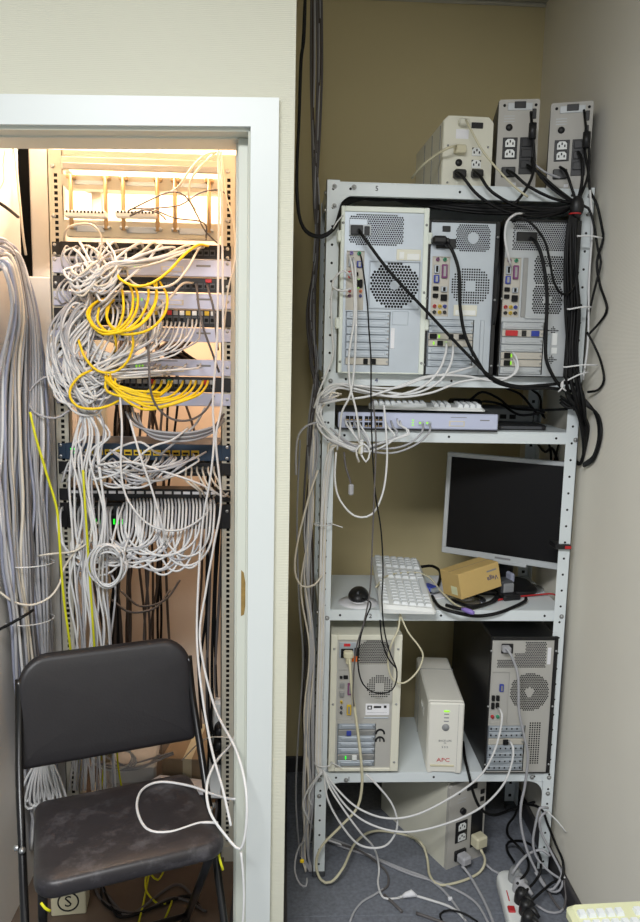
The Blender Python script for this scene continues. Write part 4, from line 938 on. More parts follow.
# ================================================================== CABLES IN THE CLOSET
def J(v, d): return v+rnd.uniform(-d, d)
CG = dict()
CNAME = dict(c_white='white', c_warm='cream', c_grey='grey', c_blue='blue-grey', c_dark='dark grey', c_black='black', c_brown='brown', c_yellow='yellow')
def nth(k): return '%d%s' % (k, 'th' if 10 < k % 100 < 14 else {1: 'st', 2: 'nd', 3: 'rd'}.get(k % 10, 'th'))
def many(name, fn, n, r, mats, label, group, sub=6, nn=6):
    for i in range(n):
        m_ = mats[i % len(mats)] if isinstance(mats, list) else mats
        cable(name, fn(i), J(r, r*.06), m_, label.format(c=CNAME[m_], k=nth(i+1)), group, sub=sub, n=nn)
WH = ['c_white', 'c_white', 'c_warm', 'c_white', 'c_grey']
def g1(i):
    x0 = 78+i*6.6; y0 = J(250, 3); gx = J(102, 22); gy = J(282, 15)
    return [(x0, y0, 2.19), (x0-5, y0-J(3, 3), 2.14), (x0*.55+gx*.45+J(0, 6), J(258, 6), 2.10), (gx+6, gy-8, 2.07), (gx-8, gy+J(3, 3), 2.065), (gx-J(17, 3), gy-J(8, 4), 2.08), (J(82, 10), J(267, 3), 2.12), (J(96, 14), J(265, 2), 2.19)]
many('patch_cable', g1, 20, .0034, WH, '{c} patch cable plugged {k} from the left in the uppermost patch panel', 'patch cables at the rack top')
def g1b(i):
    x0 = 70+i*4.5; return [(x0, J(250, 3), 2.19), (x0-4, J(246, 3), 2.14), (x0-J(9, 3), J(256, 3), 2.12), (x0-J(4, 3), J(268, 3), 2.14), (x0+2, J(266, 2), 2.19)]
many('patch_cable', g1b, 9, .0029, ['c_grey', 'c_white'], 'short {c} loop {k} from the left between topmost panel and switch', 'short looped patch cables')
def g1c(i):
    x0 = 66+i*5; return [(x0, J(284, 2), 2.19), (x0-6, J(282, 3), 2.14), (x0-J(12, 3), J(292, 3), 2.11), (x0-J(5, 3), J(305, 3), 2.13), (x0+4, J(300, 2), 2.19)]
many('patch_cable', g1c, 8, .0029, ['c_grey', 'c_grey', 'c_white'], 'short {c} curl {k} from the left beside the second patch panel', 'short curling patch cables')
def g2(i):
    x0 = 72+(i*7) % 56; y0 = (300, 300, 333, 284)[i % 4]; c = J(66, 14); yy = J(340, 24)
    return [(x0, y0, 2.19), (x0-3, y0+8, 2.12), (c+12, yy-22, 2.08), (c-4, yy, 2.065), (c-2, yy+J(28, 6), 2.06), (c+16, yy+J(50, 8), 2.065), (J(98, 12), yy+J(42, 8), 2.09), (J(112, 14), J(370, 4), 2.15), (J(118, 10), J(366, 4), 2.19)]
many('patch_cable', g2, 28, .0034, ['c_white', 'c_grey', 'c_white', 'c_grey', 'c_white'], '{c} patch cable in the big tangle of loops along the left rack post', 'tangled patch cables')
def g2b(i):
    x0 = 84+i*5; y0 = J(302, 3); xe = x0+J(20, 22)
    return [(x0, y0, 2.19), (x0+4, y0+7, 2.11), (x0-J(2, 8), J(335, 8), 2.08), (x0-J(14, 8), J(355, 8), 2.07), (J(90, 14), J(378, 8), 2.07), (xe, J(372, 5), 2.10), (xe+12, J(366, 4), 2.18)]
many('patch_cable', g2b, 16, .0030, WH, '{c} cable hanging {k} from the left below the second pale switch', 'hanging patch cables')
def g3(i):
    x0 = 142+i*4.2; return [(x0, J(321, 2), 2.19), (x0-1, J(328, 2), 2.14), (x0-J(8, 3), J(342, 3), 2.10), (x0-J(30, 5), J(356, 4), 2.085), (J(108, 9), J(360, 5), 2.08), (J(86, 8), J(346, 6), 2.09), (J(74, 6), J(330, 6), 2.12), (J(80, 8), J(334, 3), 2.18)]
many('patch_cable', g3, 15, .0029, ['c_white', 'c_white', 'c_grey'], '{c} cable bending left, plugged {k} from the left under the coloured port icons', 'bending patch cables')
def g4(i):
    x0 = J(88, 16); xm = 70+i*2.2; xe = J(xm+4, 7); ym = J(470, 20)
    return [(x0, J(372, 8), 2.17), (x0-4, J(392, 6), 2.10), (J(xm+4, 6), J(430, 8), 2.075), (J(xm-3, 5), ym, 2.07), (J(xm+3, 5), ym+60, 2.06), (J(xe-6, 4), J(580, 10), 2.06), (xe, J(630, 10), 2.07), (J(xe, 6), 690, 2.09), (J(xe, 8), 790, 2.12)]
many('patch_cable', g4, 16, .0031, ['c_white', 'c_white', 'c_grey', 'c_white'], '{c} cable dropping from the tangle towards the closet floor', 'dropping cables')
def g5(i):
    x0 = 126+i*3.5; wd = J(58, 24); yb = J(562, 14); xm = x0-wd/2
    arc = [(xm+wd/2*math.cos(a_), 526+(yb-526)*math.sin(a_), 2.085-.02*math.sin(a_)) for a_ in [R(180*k/8) for k in range(9)]]
    return [(x0, 499, 2.19), (x0+1, 507, 2.125)]+arc+[(x0-wd, 512, 2.125), (x0-wd+2, 507, 2.18)]
many('patch_cable', g5, 26, .0033, ['c_white', 'c_white', 'c_grey', 'c_white'], '{c} U loop plugged {k} from the left in the black patch strip', 'nested U loops')
def g5b(i):
    x0 = 76+i*6; return [(x0, 498, 2.19), (x0-1, 507, 2.13), (x0-J(3, 3), J(530, 6), 2.10), (x0-J(2, 4), J(560, 10), 2.085), (x0+J(6, 5), J(590, 12), 2.08), (x0+J(4, 6), J(640, 10), 2.08), (x0+J(0, 6), 700, 2.10)]
many('patch_cable', g5b, 6, .0030, ['c_white', 'c_grey'], '{c} cable falling straight, {k} from the left end of the black patch strip', 'straight falling cables')
def g6(i):
    x0 = J(165, 38); x1 = J(95, 22); y0 = J(456, 2); sg = J(476, 10)
    return [(x0, y0, 2.19), (x0-2, y0+5, 2.13), ((x0*2+x1)/3, sg, 2.09), ((x0+2*x1)/3, sg+J(0, 8), 2.08), (x1, J(462, 10), 2.10), (x1-12, J(474, 8), 2.13), (x1-8, 470, 2.19)]
many('patch_cable', g6, 16, .0030, ['c_white', 'c_grey', 'c_white'], '{c} patch cable strung sideways below the navy switch', 'sideways patch cables')
def g6b(i):
    x0 = 186+i*5.6; return [(x0, 467, 2.19), (x0, 472, 2.13), (x0+J(3, 3), J(482, 3), 2.11), (x0+J(10, 5), J(492, 3), 2.12), (x0+J(12, 4), 497, 2.18)]
many('patch_cable', g6b, 6, .0029, 'c_warm', 'short {c} cable {k} of the row between navy switch and patch strip', 'short lower patch cables')
for pts, m_, lb in (
    ([(120, 395, 2.05), (122, 430, 2.03), (121, 470, 2.03), (128, 500, 2.03), (150, 525, 2.03), (180, 530, 2.05), (205, 515, 2.1), (212, 500, 2.18)], 'c_white', 'white cable curving from the yellow fan down to the right end of the patch strip'),
    ([(130, 420, 2.05), (140, 455, 2.03), (152, 490, 2.03), (162, 525, 2.03), (165, 545, 2.06)], 'c_white', 'white cable slanting across the patch strip into the U loops'),
    ([(98, 465, 2.06), (130, 462, 2.04), (165, 472, 2.04), (200, 484, 2.05), (222, 496, 2.1), (228, 493, 2.17)], 'c_white', 'white cable running level across to the right rack post'),
    ([(92, 480, 2.07), (120, 472, 2.05), (150, 448, 2.05), (172, 440, 2.06), (188, 428, 2.1)], 'c_white', 'white cable rising over the front of the navy switch'),
    ([(110, 450, 2.06), (140, 470, 2.04), (170, 468, 2.04), (195, 458, 2.06), (206, 452, 2.14)], 'c_grey', 'grey cable sagging over the panel below the navy switch'),
    ([(100, 462, 2.07), (118, 448, 2.06), (140, 442, 2.06), (155, 452, 2.08), (168, 456, 2.18)], 'c_white', 'white cable arching onto the navy switch ports'),
    ([(204, 247, 2.19), (198, 250, 2.14), (188, 268, 2.09), (175, 283, 2.07), (158, 288, 2.06), (140, 286, 2.07), (130, 280, 2.1), (127, 270, 2.17)], 'c_warm', 'pale cable looping right of the yellow arc over the upper switch'),
    ([(195, 248, 2.19), (186, 252, 2.12), (160, 262, 2.09), (135, 268, 2.09), (110, 270, 2.12)], 'c_warm', 'pale cable lying along the uppermost switch front'),
    ([(193, 283, 2.19), (182, 284, 2.13), (170, 298, 2.1), (158, 308, 2.09), (140, 316, 2.1), (118, 318, 2.13)], 'c_warm', 'pale cable dropping left from the red-tabbed patch panel'),
    ([(196, 284, 2.19), (197, 290, 2.14), (199, 308, 2.11), (204, 330, 2.10), (212, 352, 2.11), (219, 372, 2.15)], 'c_dark', 'dark grey cable hanging from the red-tabbed patch panel'),
    ([(207, 284, 2.19), (209, 292, 2.13), (213, 306, 2.11), (216, 330, 2.11), (218, 350, 2.13)], 'c_dark', 'dark grey cable beside the red tab'),
    ([(148, 333, 2.09), (149, 365, 2.05), (151, 392, 2.04), (158, 408, 2.05), (172, 419, 2.06), (190, 420, 2.07), (205, 411, 2.1), (214, 396, 2.15)], 'c_dark', 'dark grey cable swinging below the blank panel'),
    ([(60, 372, 2.06), (40, 380, 2.06), (28, 395, 2.05), (34, 412, 2.05), (55, 418, 2.06), (70, 410, 2.08)], 'c_grey', 'grey cable looping out past the left rack post'),
    ([(0, 592, 1.94), (14, 602, 1.95), (32, 605, 1.97), (50, 597, 1.99), (60, 583, 2.02), (64, 568, 2.05), (80, 545, 2.06), (98, 522, 2.08)], 'c_warm', 'cream cable sagging from the left wall to the rack post'),
    ([(38, 556, 2.03), (50, 554, 2.02), (62, 553, 2.04), (75, 551, 2.05), (92, 540, 2.06)], 'c_warm', 'cream cable tying the grey bundle to the rack post'),
    ([(205, 408, 2.12), (195, 425, 2.1), (178, 440, 2.1), (160, 455, 2.1)], 'c_grey', 'grey cable slanting down to the navy switch'),
    ): cable('patch_cable', pts, .0032, m_, lb, 'single cables on the rack')
for k in range(5):
    cable('patch_cable', [(126+k*3, J(410, 5), 2.14), (134+k*2, J(424, 3), 2.10), (155, 431+k*1.8, 2.09), (185, 433+k*2, 2.09), (210, 428+k*1.5, 2.11), (224, J(418, 4), 2.17)], .0034, 'c_dark' if k % 2 else 'c_grey', 'grey cable bowed across the gap above the navy switch', 'bowed grey cables')
# small hanging coil
def ring(cx, cy, rx, ry, ph, Y, n=14, turn=1.0): return [(cx+rx*math.cos(ph+2*math.pi*turn*i/n), cy+ry*math.sin(ph+2*math.pi*turn*i/n), Y+.012*math.sin(ph+6.28*i/n)) for i in range(n+1)]
m_pts = []
for k in range(6): m_pts += ring(J(107, 2), J(566, 3), J(17, 4), J(19, 3), 0, 2.03-.004*k, 12)[:-1]
cable('coiled_cable', [(128, 540, 2.06), (124, 552, 2.05)]+m_pts+[(112, 546, 2.05), (118, 520, 2.07), (124, 503, 2.15)], .0030, 'c_white', 'white cable wound into a small hanging coil below the rack panels', sub=4)
# tall pair on the right
cable('patch_cable', [(218, 150, 2.14), (219, 200, 2.12), (218, 280, 2.10), (217, 340, 2.09), (213, 400, 2.08), (214, 440, 2.07), (210, 480, 2.06), (203, 520, 2.05), (199, 570, 2.02), (197, 640, 1.95), (203, 700, 1.85), (212, 750, 1.75), (223, 790, 1.66), (231, 826, 1.60)], .0034, 'c_white', 'long white cable falling beside the right rack post onto the chair', 'tall white cables', sub=10)
cable('patch_cable', [(221, 152, 2.14), (222, 220, 2.12), (223, 320, 2.10), (222, 400, 2.08), (216, 440, 2.07), (221, 500, 2.06), (214, 545, 2.04), (206, 590, 2.01), (200, 640, 1.95), (214, 705, 1.83), (236, 750, 1.66), (246, 790, 1.58), (246, 828, 1.55), (240, 849, 1.55), (226, 836, 1.57), (210, 812, 1.60), (207, 785, 1.66), (216, 762, 1.74), (232, 743, 1.84), (239, 722, 1.95)], .0034, 'c_white', 'long white cable looping past the door jamb beside the chair', 'tall white cables', sub=10)
cable('patch_cable', [(241, 852, 1.56), (243, 872, 1.55), (244, 900, 1.54), (242, 935, 1.53)], .0030, 'c_white', 'white cable end hanging down the door jamb')
cable('patch_cable', [(218, 823, 0, .50), (200, 823, 0, .50), (170, 832, 0, .502), (147, 829, 0, .501), (137, 808, 0, .497), (142, 790, 0, .492), (160, 782, 0, .49), (190, 786, 0, .49), (215, 795, 0, .50), (235, 799, 1.70), (247, 792, 1.72)], .0034, 'c_white', 'white cable lying in an open loop on the chair seat', sub=10)
cable('patch_cable', [(222, 152, 2.15), (205, 155, 2.12), (190, 170, 2.10), (180, 185, 2.10), (171, 192, 2.14)], .003, 'c_warm', 'pale cable arching from the ceiling to the wiring frame rods')
cable('patch_cable', [(216, 152, 2.15), (202, 165, 2.10), (191, 180, 2.09), (189, 198, 2.10), (195, 210, 2.14)], .003, 'c_warm', 'pale cable hooked over the wiring frame')
for k, pts in enumerate(([(128, 211, 2.14), (150, 200, 2.10), (170, 192, 2.09), (185, 196, 2.09), (197, 215, 2.09), (206, 232, 2.12), (225, 250, 2.18)],
            [(130, 209, 2.14), (155, 208, 2.11), (180, 205, 2.11), (200, 193, 2.11), (218, 190, 2.14), (229, 196, 2.2)], [(132, 214, 2.14), (150, 209, 2.11), (175, 218, 2.10), (204, 223, 2.11), (206, 240, 2.14)],
            [(130, 216, 2.14), (145, 210, 2.10), (160, 214, 2.10), (166, 220, 2.12)])):
    cable('patch_cable', pts, .0022, 'c_dark', 'thin dark wire fanning out from the right terminal strip', 'wires of the terminal strip')
cable('patch_cable', [(64, 237, 2.15), (68, 228, 2.10), (80, 224, 2.09), (94, 226, 2.08), (102, 240, 2.08), (98, 262, 2.08)], .003, 'c_warm', 'pale cable arched below the left terminal strip')
cable('patch_cable', [(222, 160, 2.14), (226, 195, 2.13), (234, 225, 2.13), (235, 260, 2.12), (228, 290, 2.13), (224, 330, 2.14)], .0026, 'c_warm', 'pale cable bowed over the right rack post')
# yellow
YL = [
 ([(208, 246, 2.18), (198, 245, 2.12), (184, 255, 2.08), (168, 272, 2.06), (150, 284, 2.05), (134, 286, 2.05), (120, 279, 2.06), (118, 271, 2.10), (124, 267, 2.18)], 'yellow patch cable arcing high across the uppermost switch'),
 ([(120, 283, 2.19), (123, 296, 2.09), (123, 314, 2.06), (116, 329, 2.05), (101, 331, 2.05), (90, 319, 2.05), (92, 306, 2.08), (106, 298, 2.17)], None),
 ([(129, 283, 2.19), (133, 297, 2.09), (130, 316, 2.05), (115, 331, 2.04), (96, 328, 2.04), (87, 314, 2.05), (96, 302, 2.09), (110, 298, 2.18)], None),
 ([(134, 284, 2.19), (138, 298, 2.09), (134, 316, 2.05), (120, 331, 2.035), (103, 334, 2.04), (91, 325, 2.05)], None),
 ([(148, 283, 2.19), (148, 300, 2.09), (140, 318, 2.05), (126, 330, 2.03), (110, 333, 2.04), (98, 322, 2.06), (99, 308, 2.1)], None),
 ([(154, 283, 2.19), (157, 296, 2.09), (150, 315, 2.05), (134, 329, 2.03), (116, 330, 2.04), (107, 318, 2.06), (110, 303, 2.12)], None),
 ([(160, 282, 2.19), (167, 296, 2.09), (165, 313, 2.06), (152, 328, 2.04), (134, 334, 2.03), (118, 333, 2.04), (108, 322, 2.06), (107, 308, 2.1), (114, 300, 2.17)], None),
 ([(157, 283, 2.19), (154, 305, 2.07), (140, 324, 2.04), (122, 332, 2.03)], None),
 ([(132, 332, 2.04), (133, 346, 2.05), (127, 362, 2.05), (114, 372, 2.05), (98, 371, 2.05), (86, 359, 2.05), (80, 345, 2.06), (77, 332, 2.10)], 'yellow patch cable making one wide loop below the upper yellow bunch'),
 ([(113, 331, 2.04), (116, 342, 2.06), (115, 352, 2.1)], 'short yellow cable end pointing down from the upper yellow bunch'),
 ([(92, 370, 2.07), (80, 376, 2.05), (71, 387, 2.045), (70, 397, 2.04), (77, 406, 2.04), (92, 409, 2.04), (108, 406, 2.05), (120, 400, 2.07)], 'yellow patch cable looping leftmost around the lower tangle')]
for pts, lb in YL: cable('patch_cable', pts, .0036, 'c_yellow', lb or 'yellow patch cable in the upper bunch of yellow loops', 'yellow patch cables', sub=10)
for k, x0 in enumerate((155, 162, 169, 172, 183, 191, 196, 203, 208)):
    cable('patch_cable', [(x0, 381, 2.19), (x0-3, 388, 2.12), (x0-14, 397, 2.07), (J(156, 8)-k, 394+k*1.7+J(0, 2), 2.05), (J(130, 6), 388+k*2.2+J(0, 3), 2.045), (J(113, 7), J(386, 6), 2.05), (J(110, 6), J(378, 3), 2.07), (J(120, 4), J(370, 2), 2.16)], .0036, 'c_yellow', 'yellow patch cable in the lower fan of yellow cables', 'yellow patch cables', sub=10)
cable('patch_cable', [(30, 412, 2.0), (36, 438, 1.99), (47, 475, 1.99), (57, 510, 1.99), (60, 550, 1.98), (64, 600, 1.98), (70, 645, 2.0), (76, 700, 2.08), (80, 770, 2.2)], .0034, 'c_lime', 'long lime yellow cable running down beside the grey bundle', 'long yellow cables')
cable('patch_cable', [(83, 470, 2.06), (86, 520, 2.04), (90, 580, 2.04), (94, 640, 2.05), (98, 700, 2.1), (101, 760, 2.16)], .0034, 'c_lime', 'long lime yellow cable hanging among the white drops', 'long yellow cables')
for pts, lb in (([(107, 735, 2.18), (104, 765, 2.18), (100, 800, 2.18)], 'yellow cable hanging below the chair back, left of the pair'), ([(117, 735, 2.18), (118, 765, 2.18), (124, 800, 2.18)], 'yellow cable hanging below the chair back, right of the pair'),
        ([(150, 868, 0, .02), (147, 885, 0, .008), (143, 905, 0, .008), (138, 925, 0, .008)], 'yellow cable on the closet floor under the chair seat'), ([(168, 862, 0, .02), (158, 880, 0, .01), (148, 872, 0, .02), (146, 890, 0, .01), (160, 905, 0, .008), (172, 900, 0, .008), (160, 930, 0, .008)], 'yellow cable curled on the closet floor under the chair'),
        ([(218, 850, 1.60), (220, 860, 1.585), (223, 870, 1.58)], 'yellow tape end knotted to the right chair leg'), ([(41, 903, 1.42), (45, 908, 1.415), (50, 911, 1.42)], 'yellow tape end on the left chair leg')):
    cable('patch_cable', pts, .0030, 'c_lime', lb, 'loose yellow ends')
# grey trunk bundle on the left wall
def trunk(i):
    f = i/69; x2 = -4+f*50; y0 = J(246, 8); yy = Y = 1.96+.16*f+J(0, .03)
    return [(-16-J(4, 3), y0+16-f*14, 1.88+J(0, .02)), (-2+f*8, y0+20-f*22, 1.90+.04*f), (6+f*18, J(272, 7)-f*8, Y-.06), (12+f*25, J(318, 8)-f*4, Y-.03), (x2*.9+3, J(370, 8), Y), (x2+J(0, 4), J(440, 8), Y), (J(x2+2, 4), J(500, 8), Y), (J(4+f*44, 3), J(560, 6), Y-.01), (J(12+f*38, 3), J(620, 6), Y), (J(18+f*34, 4), 690, Y+.02), (J(30+f*26, 5), 780, Y+.08), (J(34+f*30, 6), 850, Y+.12)]
TM = ['c_grey', 'c_blue', 'c_grey', 'c_warm', 'c_grey', 'c_blue', 'c_grey', 'c_white', 'c_dark']
many('trunk_cable', trunk, 70, .0042, TM, '{c} cable in the thick trunk bundle bending down the left closet wall', 'grey trunk bundle', sub=7)
for y, lb in ((563, 'upper'), (619, 'lower')):
    c0 = P(30, y, 2.04); cable('cable_tie', [c0+Vector((.062*math.cos(a_), .085*math.sin(a_), -.012*math.sin(a_*1.0))) for a_ in [R(360*k/16) for k in range(17)]], .0018, 'c_white', lb+' pale cable tie around the grey trunk bundle', cat='cable tie')
cable('power_cable', [(-6, 632, 1.90), (8, 625, 1.90), (24, 616, 1.91), (33, 610, 1.95)], .0042, 'c_black', 'black cable reaching from the left wall into the trunk bundle')
cable('power_cable', [(-8, 198, 1.95), (4, 206, 1.98), (12, 212, 2.05), (18, 217, 2.15)], .0042, 'c_black', 'black cable crossing the top of the left closet wall')
cable('patch_cable', [(14, 148, 2.18), (17, 175, 2.17), (20, 205, 2.16), (23, 235, 2.16), (26, 255, 2.18)], .0034, 'c_warm', 'cream cable running down the edge of the dark recess')
cable('patch_cable', [(5, 150, 2.0), (3, 165, 2.0), (4, 180, 1.99), (-2, 192, 1.97)], .0018, 'c_cream', 'thin cream wire at the top of the left closet wall')
# hank of looped white cable behind the chair
for k in range(9):
    c = P(43, 755, 2.02); dx = (k-4)*.008; ln = J(.145, .02)
    cable('looped_cable', [c+Vector((dx*.2, 0, 0)), c+Vector((dx*1.0-.012, -.01, -ln*.5)), c+Vector((dx*1.6-.014, -.012+k*.003, -ln)), c+Vector((dx*1.6+.004, -.006+k*.003, -ln-.012)), c+Vector((dx*1.5+.012, .002, -ln*.9)), c+Vector((dx*.9+.008, .006, -ln*.4)), c+Vector((dx*.2+.004, .004, .004))], .0036, 'c_white', 'white cable in the tied hank hanging below the chair back', 'tied cable hank')
# dark cables at the back of the rack
def bk(i):
    x0 = J(150, 48); x1 = x0+J(0, 26); Y0 = J(2.58, .07)
    return [(x0, 330, Y0), (x0+J(0, 10), J(380, 10), Y0), ((x0+x1)/2+J(0, 8), J(460, 12), Y0), (x1+J(0, 8), J(560, 12), Y0), (x1+J(0, 6), 640, Y0), (x1+J(0, 8), 740, Y0)]
many('power_cable', bk, 17, .0046, ['c_brown', 'c_dark', 'c_black', 'c_brown'], '{c} cable hanging behind the rack equipment', 'dark cables behind the rack')
def chev(i): x0 = 162+i*4.5; return [(x0+9, 338, 2.47), (x0+2, 345, 2.46), (x0-3, 350, 2.46), (x0+4, 356, 2.47), (x0+12, 361, 2.48)]
many('power_cable', chev, 6, .0055, ['c_brown', 'c_black'], '{c} cable bent like a chevron, {k} from the left in the rack gap', 'chevron cables in the rack gap')
def blk(i): x0 = 118+i*2.6; return [(x0, 398, 2.46), (J(x0, 4), 425, 2.45), (J(x0, 5), 470, 2.45), (J(x0-4, 6), 560, 2.44), (J(x0-6, 8), 640, 2.44), (J(x0-6, 8), 730, 2.44)]
many('power_cable', blk, 6, .0055, ['c_black', 'c_brown'], '{c} cable in the bunch hanging behind the patch panels', 'black bunch behind the rack')
def rgt(i): x0 = 205+i*3; return [(x0+4, 440, 2.36), (x0+J(2, 2), 520, 2.36), (x0+J(0, 3), 600, 2.35), (x0+J(-2, 4), 680, 2.34), (x0+J(0, 4), 740, 2.32), (x0+J(2, 4), 800, 2.3), (x0, 850, 2.3)]
many('power_cable', rgt, 6, .0050, ['c_black', 'c_black', 'c_dark'], '{c} cable running down inside the right rack post, {k} from the left', 'black cables at the right rack post')
for pts in ([(112, 600, 2.4), (130, 612, 2.38), (155, 608, 2.4), (170, 590, 2.45)], [(120, 590, 2.42), (140, 606, 2.4), (165, 600, 2.42), (180, 580, 2.45)]): cable('power_cable', pts, .0036, 'c_dark', 'dark cable sagging in the open lower rack', 'sagging dark cables')
for k in range(3): cable('patch_cable', ring(112+k*4, 757+k*2, 20-k*2, 13-k, k, 2.22+.01*k, 14), .003, 'c_white', 'white cable curled on the clutter behind the chair', 'curled white cables')
for k in range(5): cable('patch_cable', [(J(85, 6), 742, 2.25), (J(100, 8), J(762, 6), 2.24), (J(130, 10), J(765, 6), 2.24), (J(165, 10), J(750, 6), 2.28)], .003, 'c_grey', 'grey cable draped over the clutter behind the chair', 'draped grey cables')
for k in range(4): cable('power_cable', [(J(100, 8), J(880, 6), 0, .008), (J(110, 8), J(905, 5), 0, .008), (J(130, 8), J(915, 8), 0, .008), (J(180, 10), J(890, 10), 0, .008), (J(205, 6), J(905, 8), 0, .008)], .004, 'c_dark' if k % 2 else 'c_black', 'dark cable curled on the closet floor under the chair', 'dark cables on the closet floor')
cable('patch_cable', [(182, 760, 2.2), (205, 739, 2.15), (232, 738, 2.1), (236, 741, 2.12)], .0022, 'c_warm', 'thin pale cable tied level across the right rack post')

# ================================================================== CABLES IN THE ALCOVE
# black lead cluster on top of the shelves
K = (577, 204, 2.07)
PW = 'power leads at the top of the shelves'
for pts, lb, r in (
    ([(456, 172, 2.12), (462, 176, 2.085), (479, 196, 2.07), (506, 211, 2.065), (545, 216, 2.065), K], 'black power lead from the left inlet of the cream backup unit', .0042),
    ([(473, 170, 2.12), (480, 176, 2.085), (492, 192, 2.07), (520, 207, 2.065), (555, 211, 2.065), K], 'black power lead from the right inlet of the cream backup unit', .0042),
    ([(507, 170, 2.13), (514, 174, 2.10), (528, 186, 2.08), (552, 198, 2.07), K], 'black power lead from the lower inlet of the middle backup unit', .0040),
    ([(527, 165, 2.12), (538, 172, 2.09), (556, 188, 2.07), K], 'black power lead from the socket block of the middle backup unit', .0040),
    ([(531, 112, 2.12), (532, 128, 2.09), (534, 150, 2.09), (534, 168, 2.085), (529, 184, 2.075), (519, 199, 2.07), (512, 206, 2.068)], 'thick black data lead hanging down the side of the middle backup unit', .0040),
    ([(532, 158, 2.11), (533, 165, 2.09), (545, 182, 2.08), (562, 196, 2.07), K], 'black lead slanting from the middle backup unit to the lead knot', .0036),
    ([(560, 167, 2.12), (566, 172, 2.09), (571, 186, 2.075), K], 'black power lead from the inlet of the rightmost backup unit', .0040),
    ([(578, 152, 2.12), (582, 160, 2.09), (582, 182, 2.08), K], 'black power lead from the socket block of the rightmost backup unit', .0044),
    ([(584, 110, 2.12), (586, 128, 2.09), (589, 150, 2.09), (588, 175, 2.08), (581, 195, 2.07), K], 'black data lead beside the rightmost backup unit', .0036),
    ([(583, 140, 2.11), (588, 170, 2.09), (590, 190, 2.08), (597, 205, 2.06), (602, 228, 2.06), (603, 240, 2.07), (597, 262, 2.06), (600, 285, 2.05), (607, 308, 2.05), (600, 322, 2.05), (589, 334, 2.06)], 'black lead looping out over the side wall beyond the right post', .0036),
    ([K, (588, 208, 2.06), (594, 225, 2.05), (598, 250, 2.05), (601, 262, 2.05), (597, 280, 2.05), (592, 300, 2.06), (588, 320, 2.07)], 'black lead curving down beside the right post', .0036),
    ([(587, 332, 2.06), (594, 345, 2.05), (601, 362, 2.05), (604, 380, 2.05), (598, 390, 2.06), (588, 392, 2.07)], 'black lead hooked over the side wall below the upper shelf', .0036)):
    cable('power_lead', pts, r, 'c_black', lb, PW)
for px, py, Y, lb in ((532.5, 131, 2.09, 'middle'), (586.5, 140, 2.09, 'rightmost')):
    m = MB(); c = P(px, py, Y); m.cyl(c+Vector((0, 0, -.020)), c+Vector((0, 0, .020)), .0105, 'black', 12); m.build('ferrite_core', None, 'black ferrite core on the data lead of the %s backup unit' % lb, 'ferrite core')
cable('data_cable', [(466, 120, 2.11), (470, 128, 2.09), (482, 150, 2.08), (500, 172, 2.075), (516, 188, 2.07), (528, 197, 2.068)], .0030, 'c_cream', 'cream data cable falling from the top plug of the cream backup unit')
cable('data_cable', [(456, 146, 2.11), (448, 148, 2.09), (436, 155, 2.12), (422, 166, 2.16), (412, 178, 2.22)], .0038, 'c_cream', 'cream data cable leaving the cream backup unit leftwards')
cable('data_cable', [(533, 163, 2.10), (545, 172, 2.09), (560, 178, 2.085)], .0030, 'c_grey', 'grey data cable between the two grey backup units')
# bundle under the top shelf and out past the left post
for k in range(5):
    cable('power_lead', [K, (555, 208+k*1.6, 2.09), (515, 206+k*2, 2.11), (470, J(205, 1)+k*1.5, 2.13), (420, 200+k*1.2, 2.15), (380, 200-k*.6, 2.15), (352, 198+k, 2.12), (344, 205+k, 2.10)], .0042, 'c_black', 'black lead in the bundle strung under the topmost shelf', 'bundle under the topmost shelf')
for k in range(2):
    cable('power_lead', [(352, 197, 2.13), (343, 203+k, 2.10), (339, 215+k*2, 2.085), (334, 228+k, 2.075), (322, 236+k, 2.07), (309, 233+k, 2.06), (301, 222+k, 2.04), (297.5-k*.4, 200, 2.03), (297, 165, 2.03), (299, 120, 2.04), (301, 60+k*4, 2.05), (304.5-k*.5, 25, 2.06), Vector((P(305, 0, 2.06).x+.006*k, 2.06, 2.785))], .0046, 'c_black', 'black cable swinging round the left post and up the partition', 'black cables rising along the partition', sub=12)
cable('cable_tie', [(333, 229, 2.065), (337, 222, 2.062), (343, 215, 2.065)], .0018, 'c_white', 'white cable tie on the black cable at the left post', cat='cable tie')
# dark vertical bundle in the left corner
DK = ['c_dark', 'c_brown', 'c_grey', 'c_dark']
def dk(i):
    x0 = 311+i*1.3; return [Vector((P(x0, 0, 2.45).x, 2.45, 2.785)), (J(x0+1, 2), 60, 2.44), (J(x0, 1.5), 130, 2.42), (J(316, 3), 200, 2.40), (J(317, 3), 250, 2.38), (J(311, 4), 310, 2.36), (J(314, 4), 360, 2.34), (J(315, 3), 385, 2.32), (J(310, 4), 440, 2.30), (J(307, 5), 520, 2.28), (J(308, 5), 600, 2.28), (J(306, 5), 680, 2.28), (J(308, 5), 780, 2.30), (J(308, 6), 850, 2.32), PZ(J(309, 4), 866, .006)]
many('trunk_cable', dk, 8, .0040, DK, '{c} cable in the vertical bundle between partition and left shelf post', 'dark vertical bundle in the alcove')
LW = 'pale cables along the left post'
def lw(i):
    x0 = J(317, 4); return [(J(336, 6), J(396, 5), 2.06), (J(325, 3), J(398, 5), 2.06), (x0, J(415, 8), 2.09), (J(314, 4), 460, 2.10), (J(309, 6), 520, 2.10), (J(306, 6), J(580, 10), 2.10), (J(311, 4), 650, 2.09), (J(309, 5), 720, 2.09), (J(308, 6), 800, 2.10), (J(306, 6), 850, 2.14), PZ(J(308, 5), 872, .005)]
many('patch_cable', lw, 9, .0031, ['c_grey', 'c_warm', 'c_grey'], '{c} cable hanging loosely between partition and left shelf post', LW)
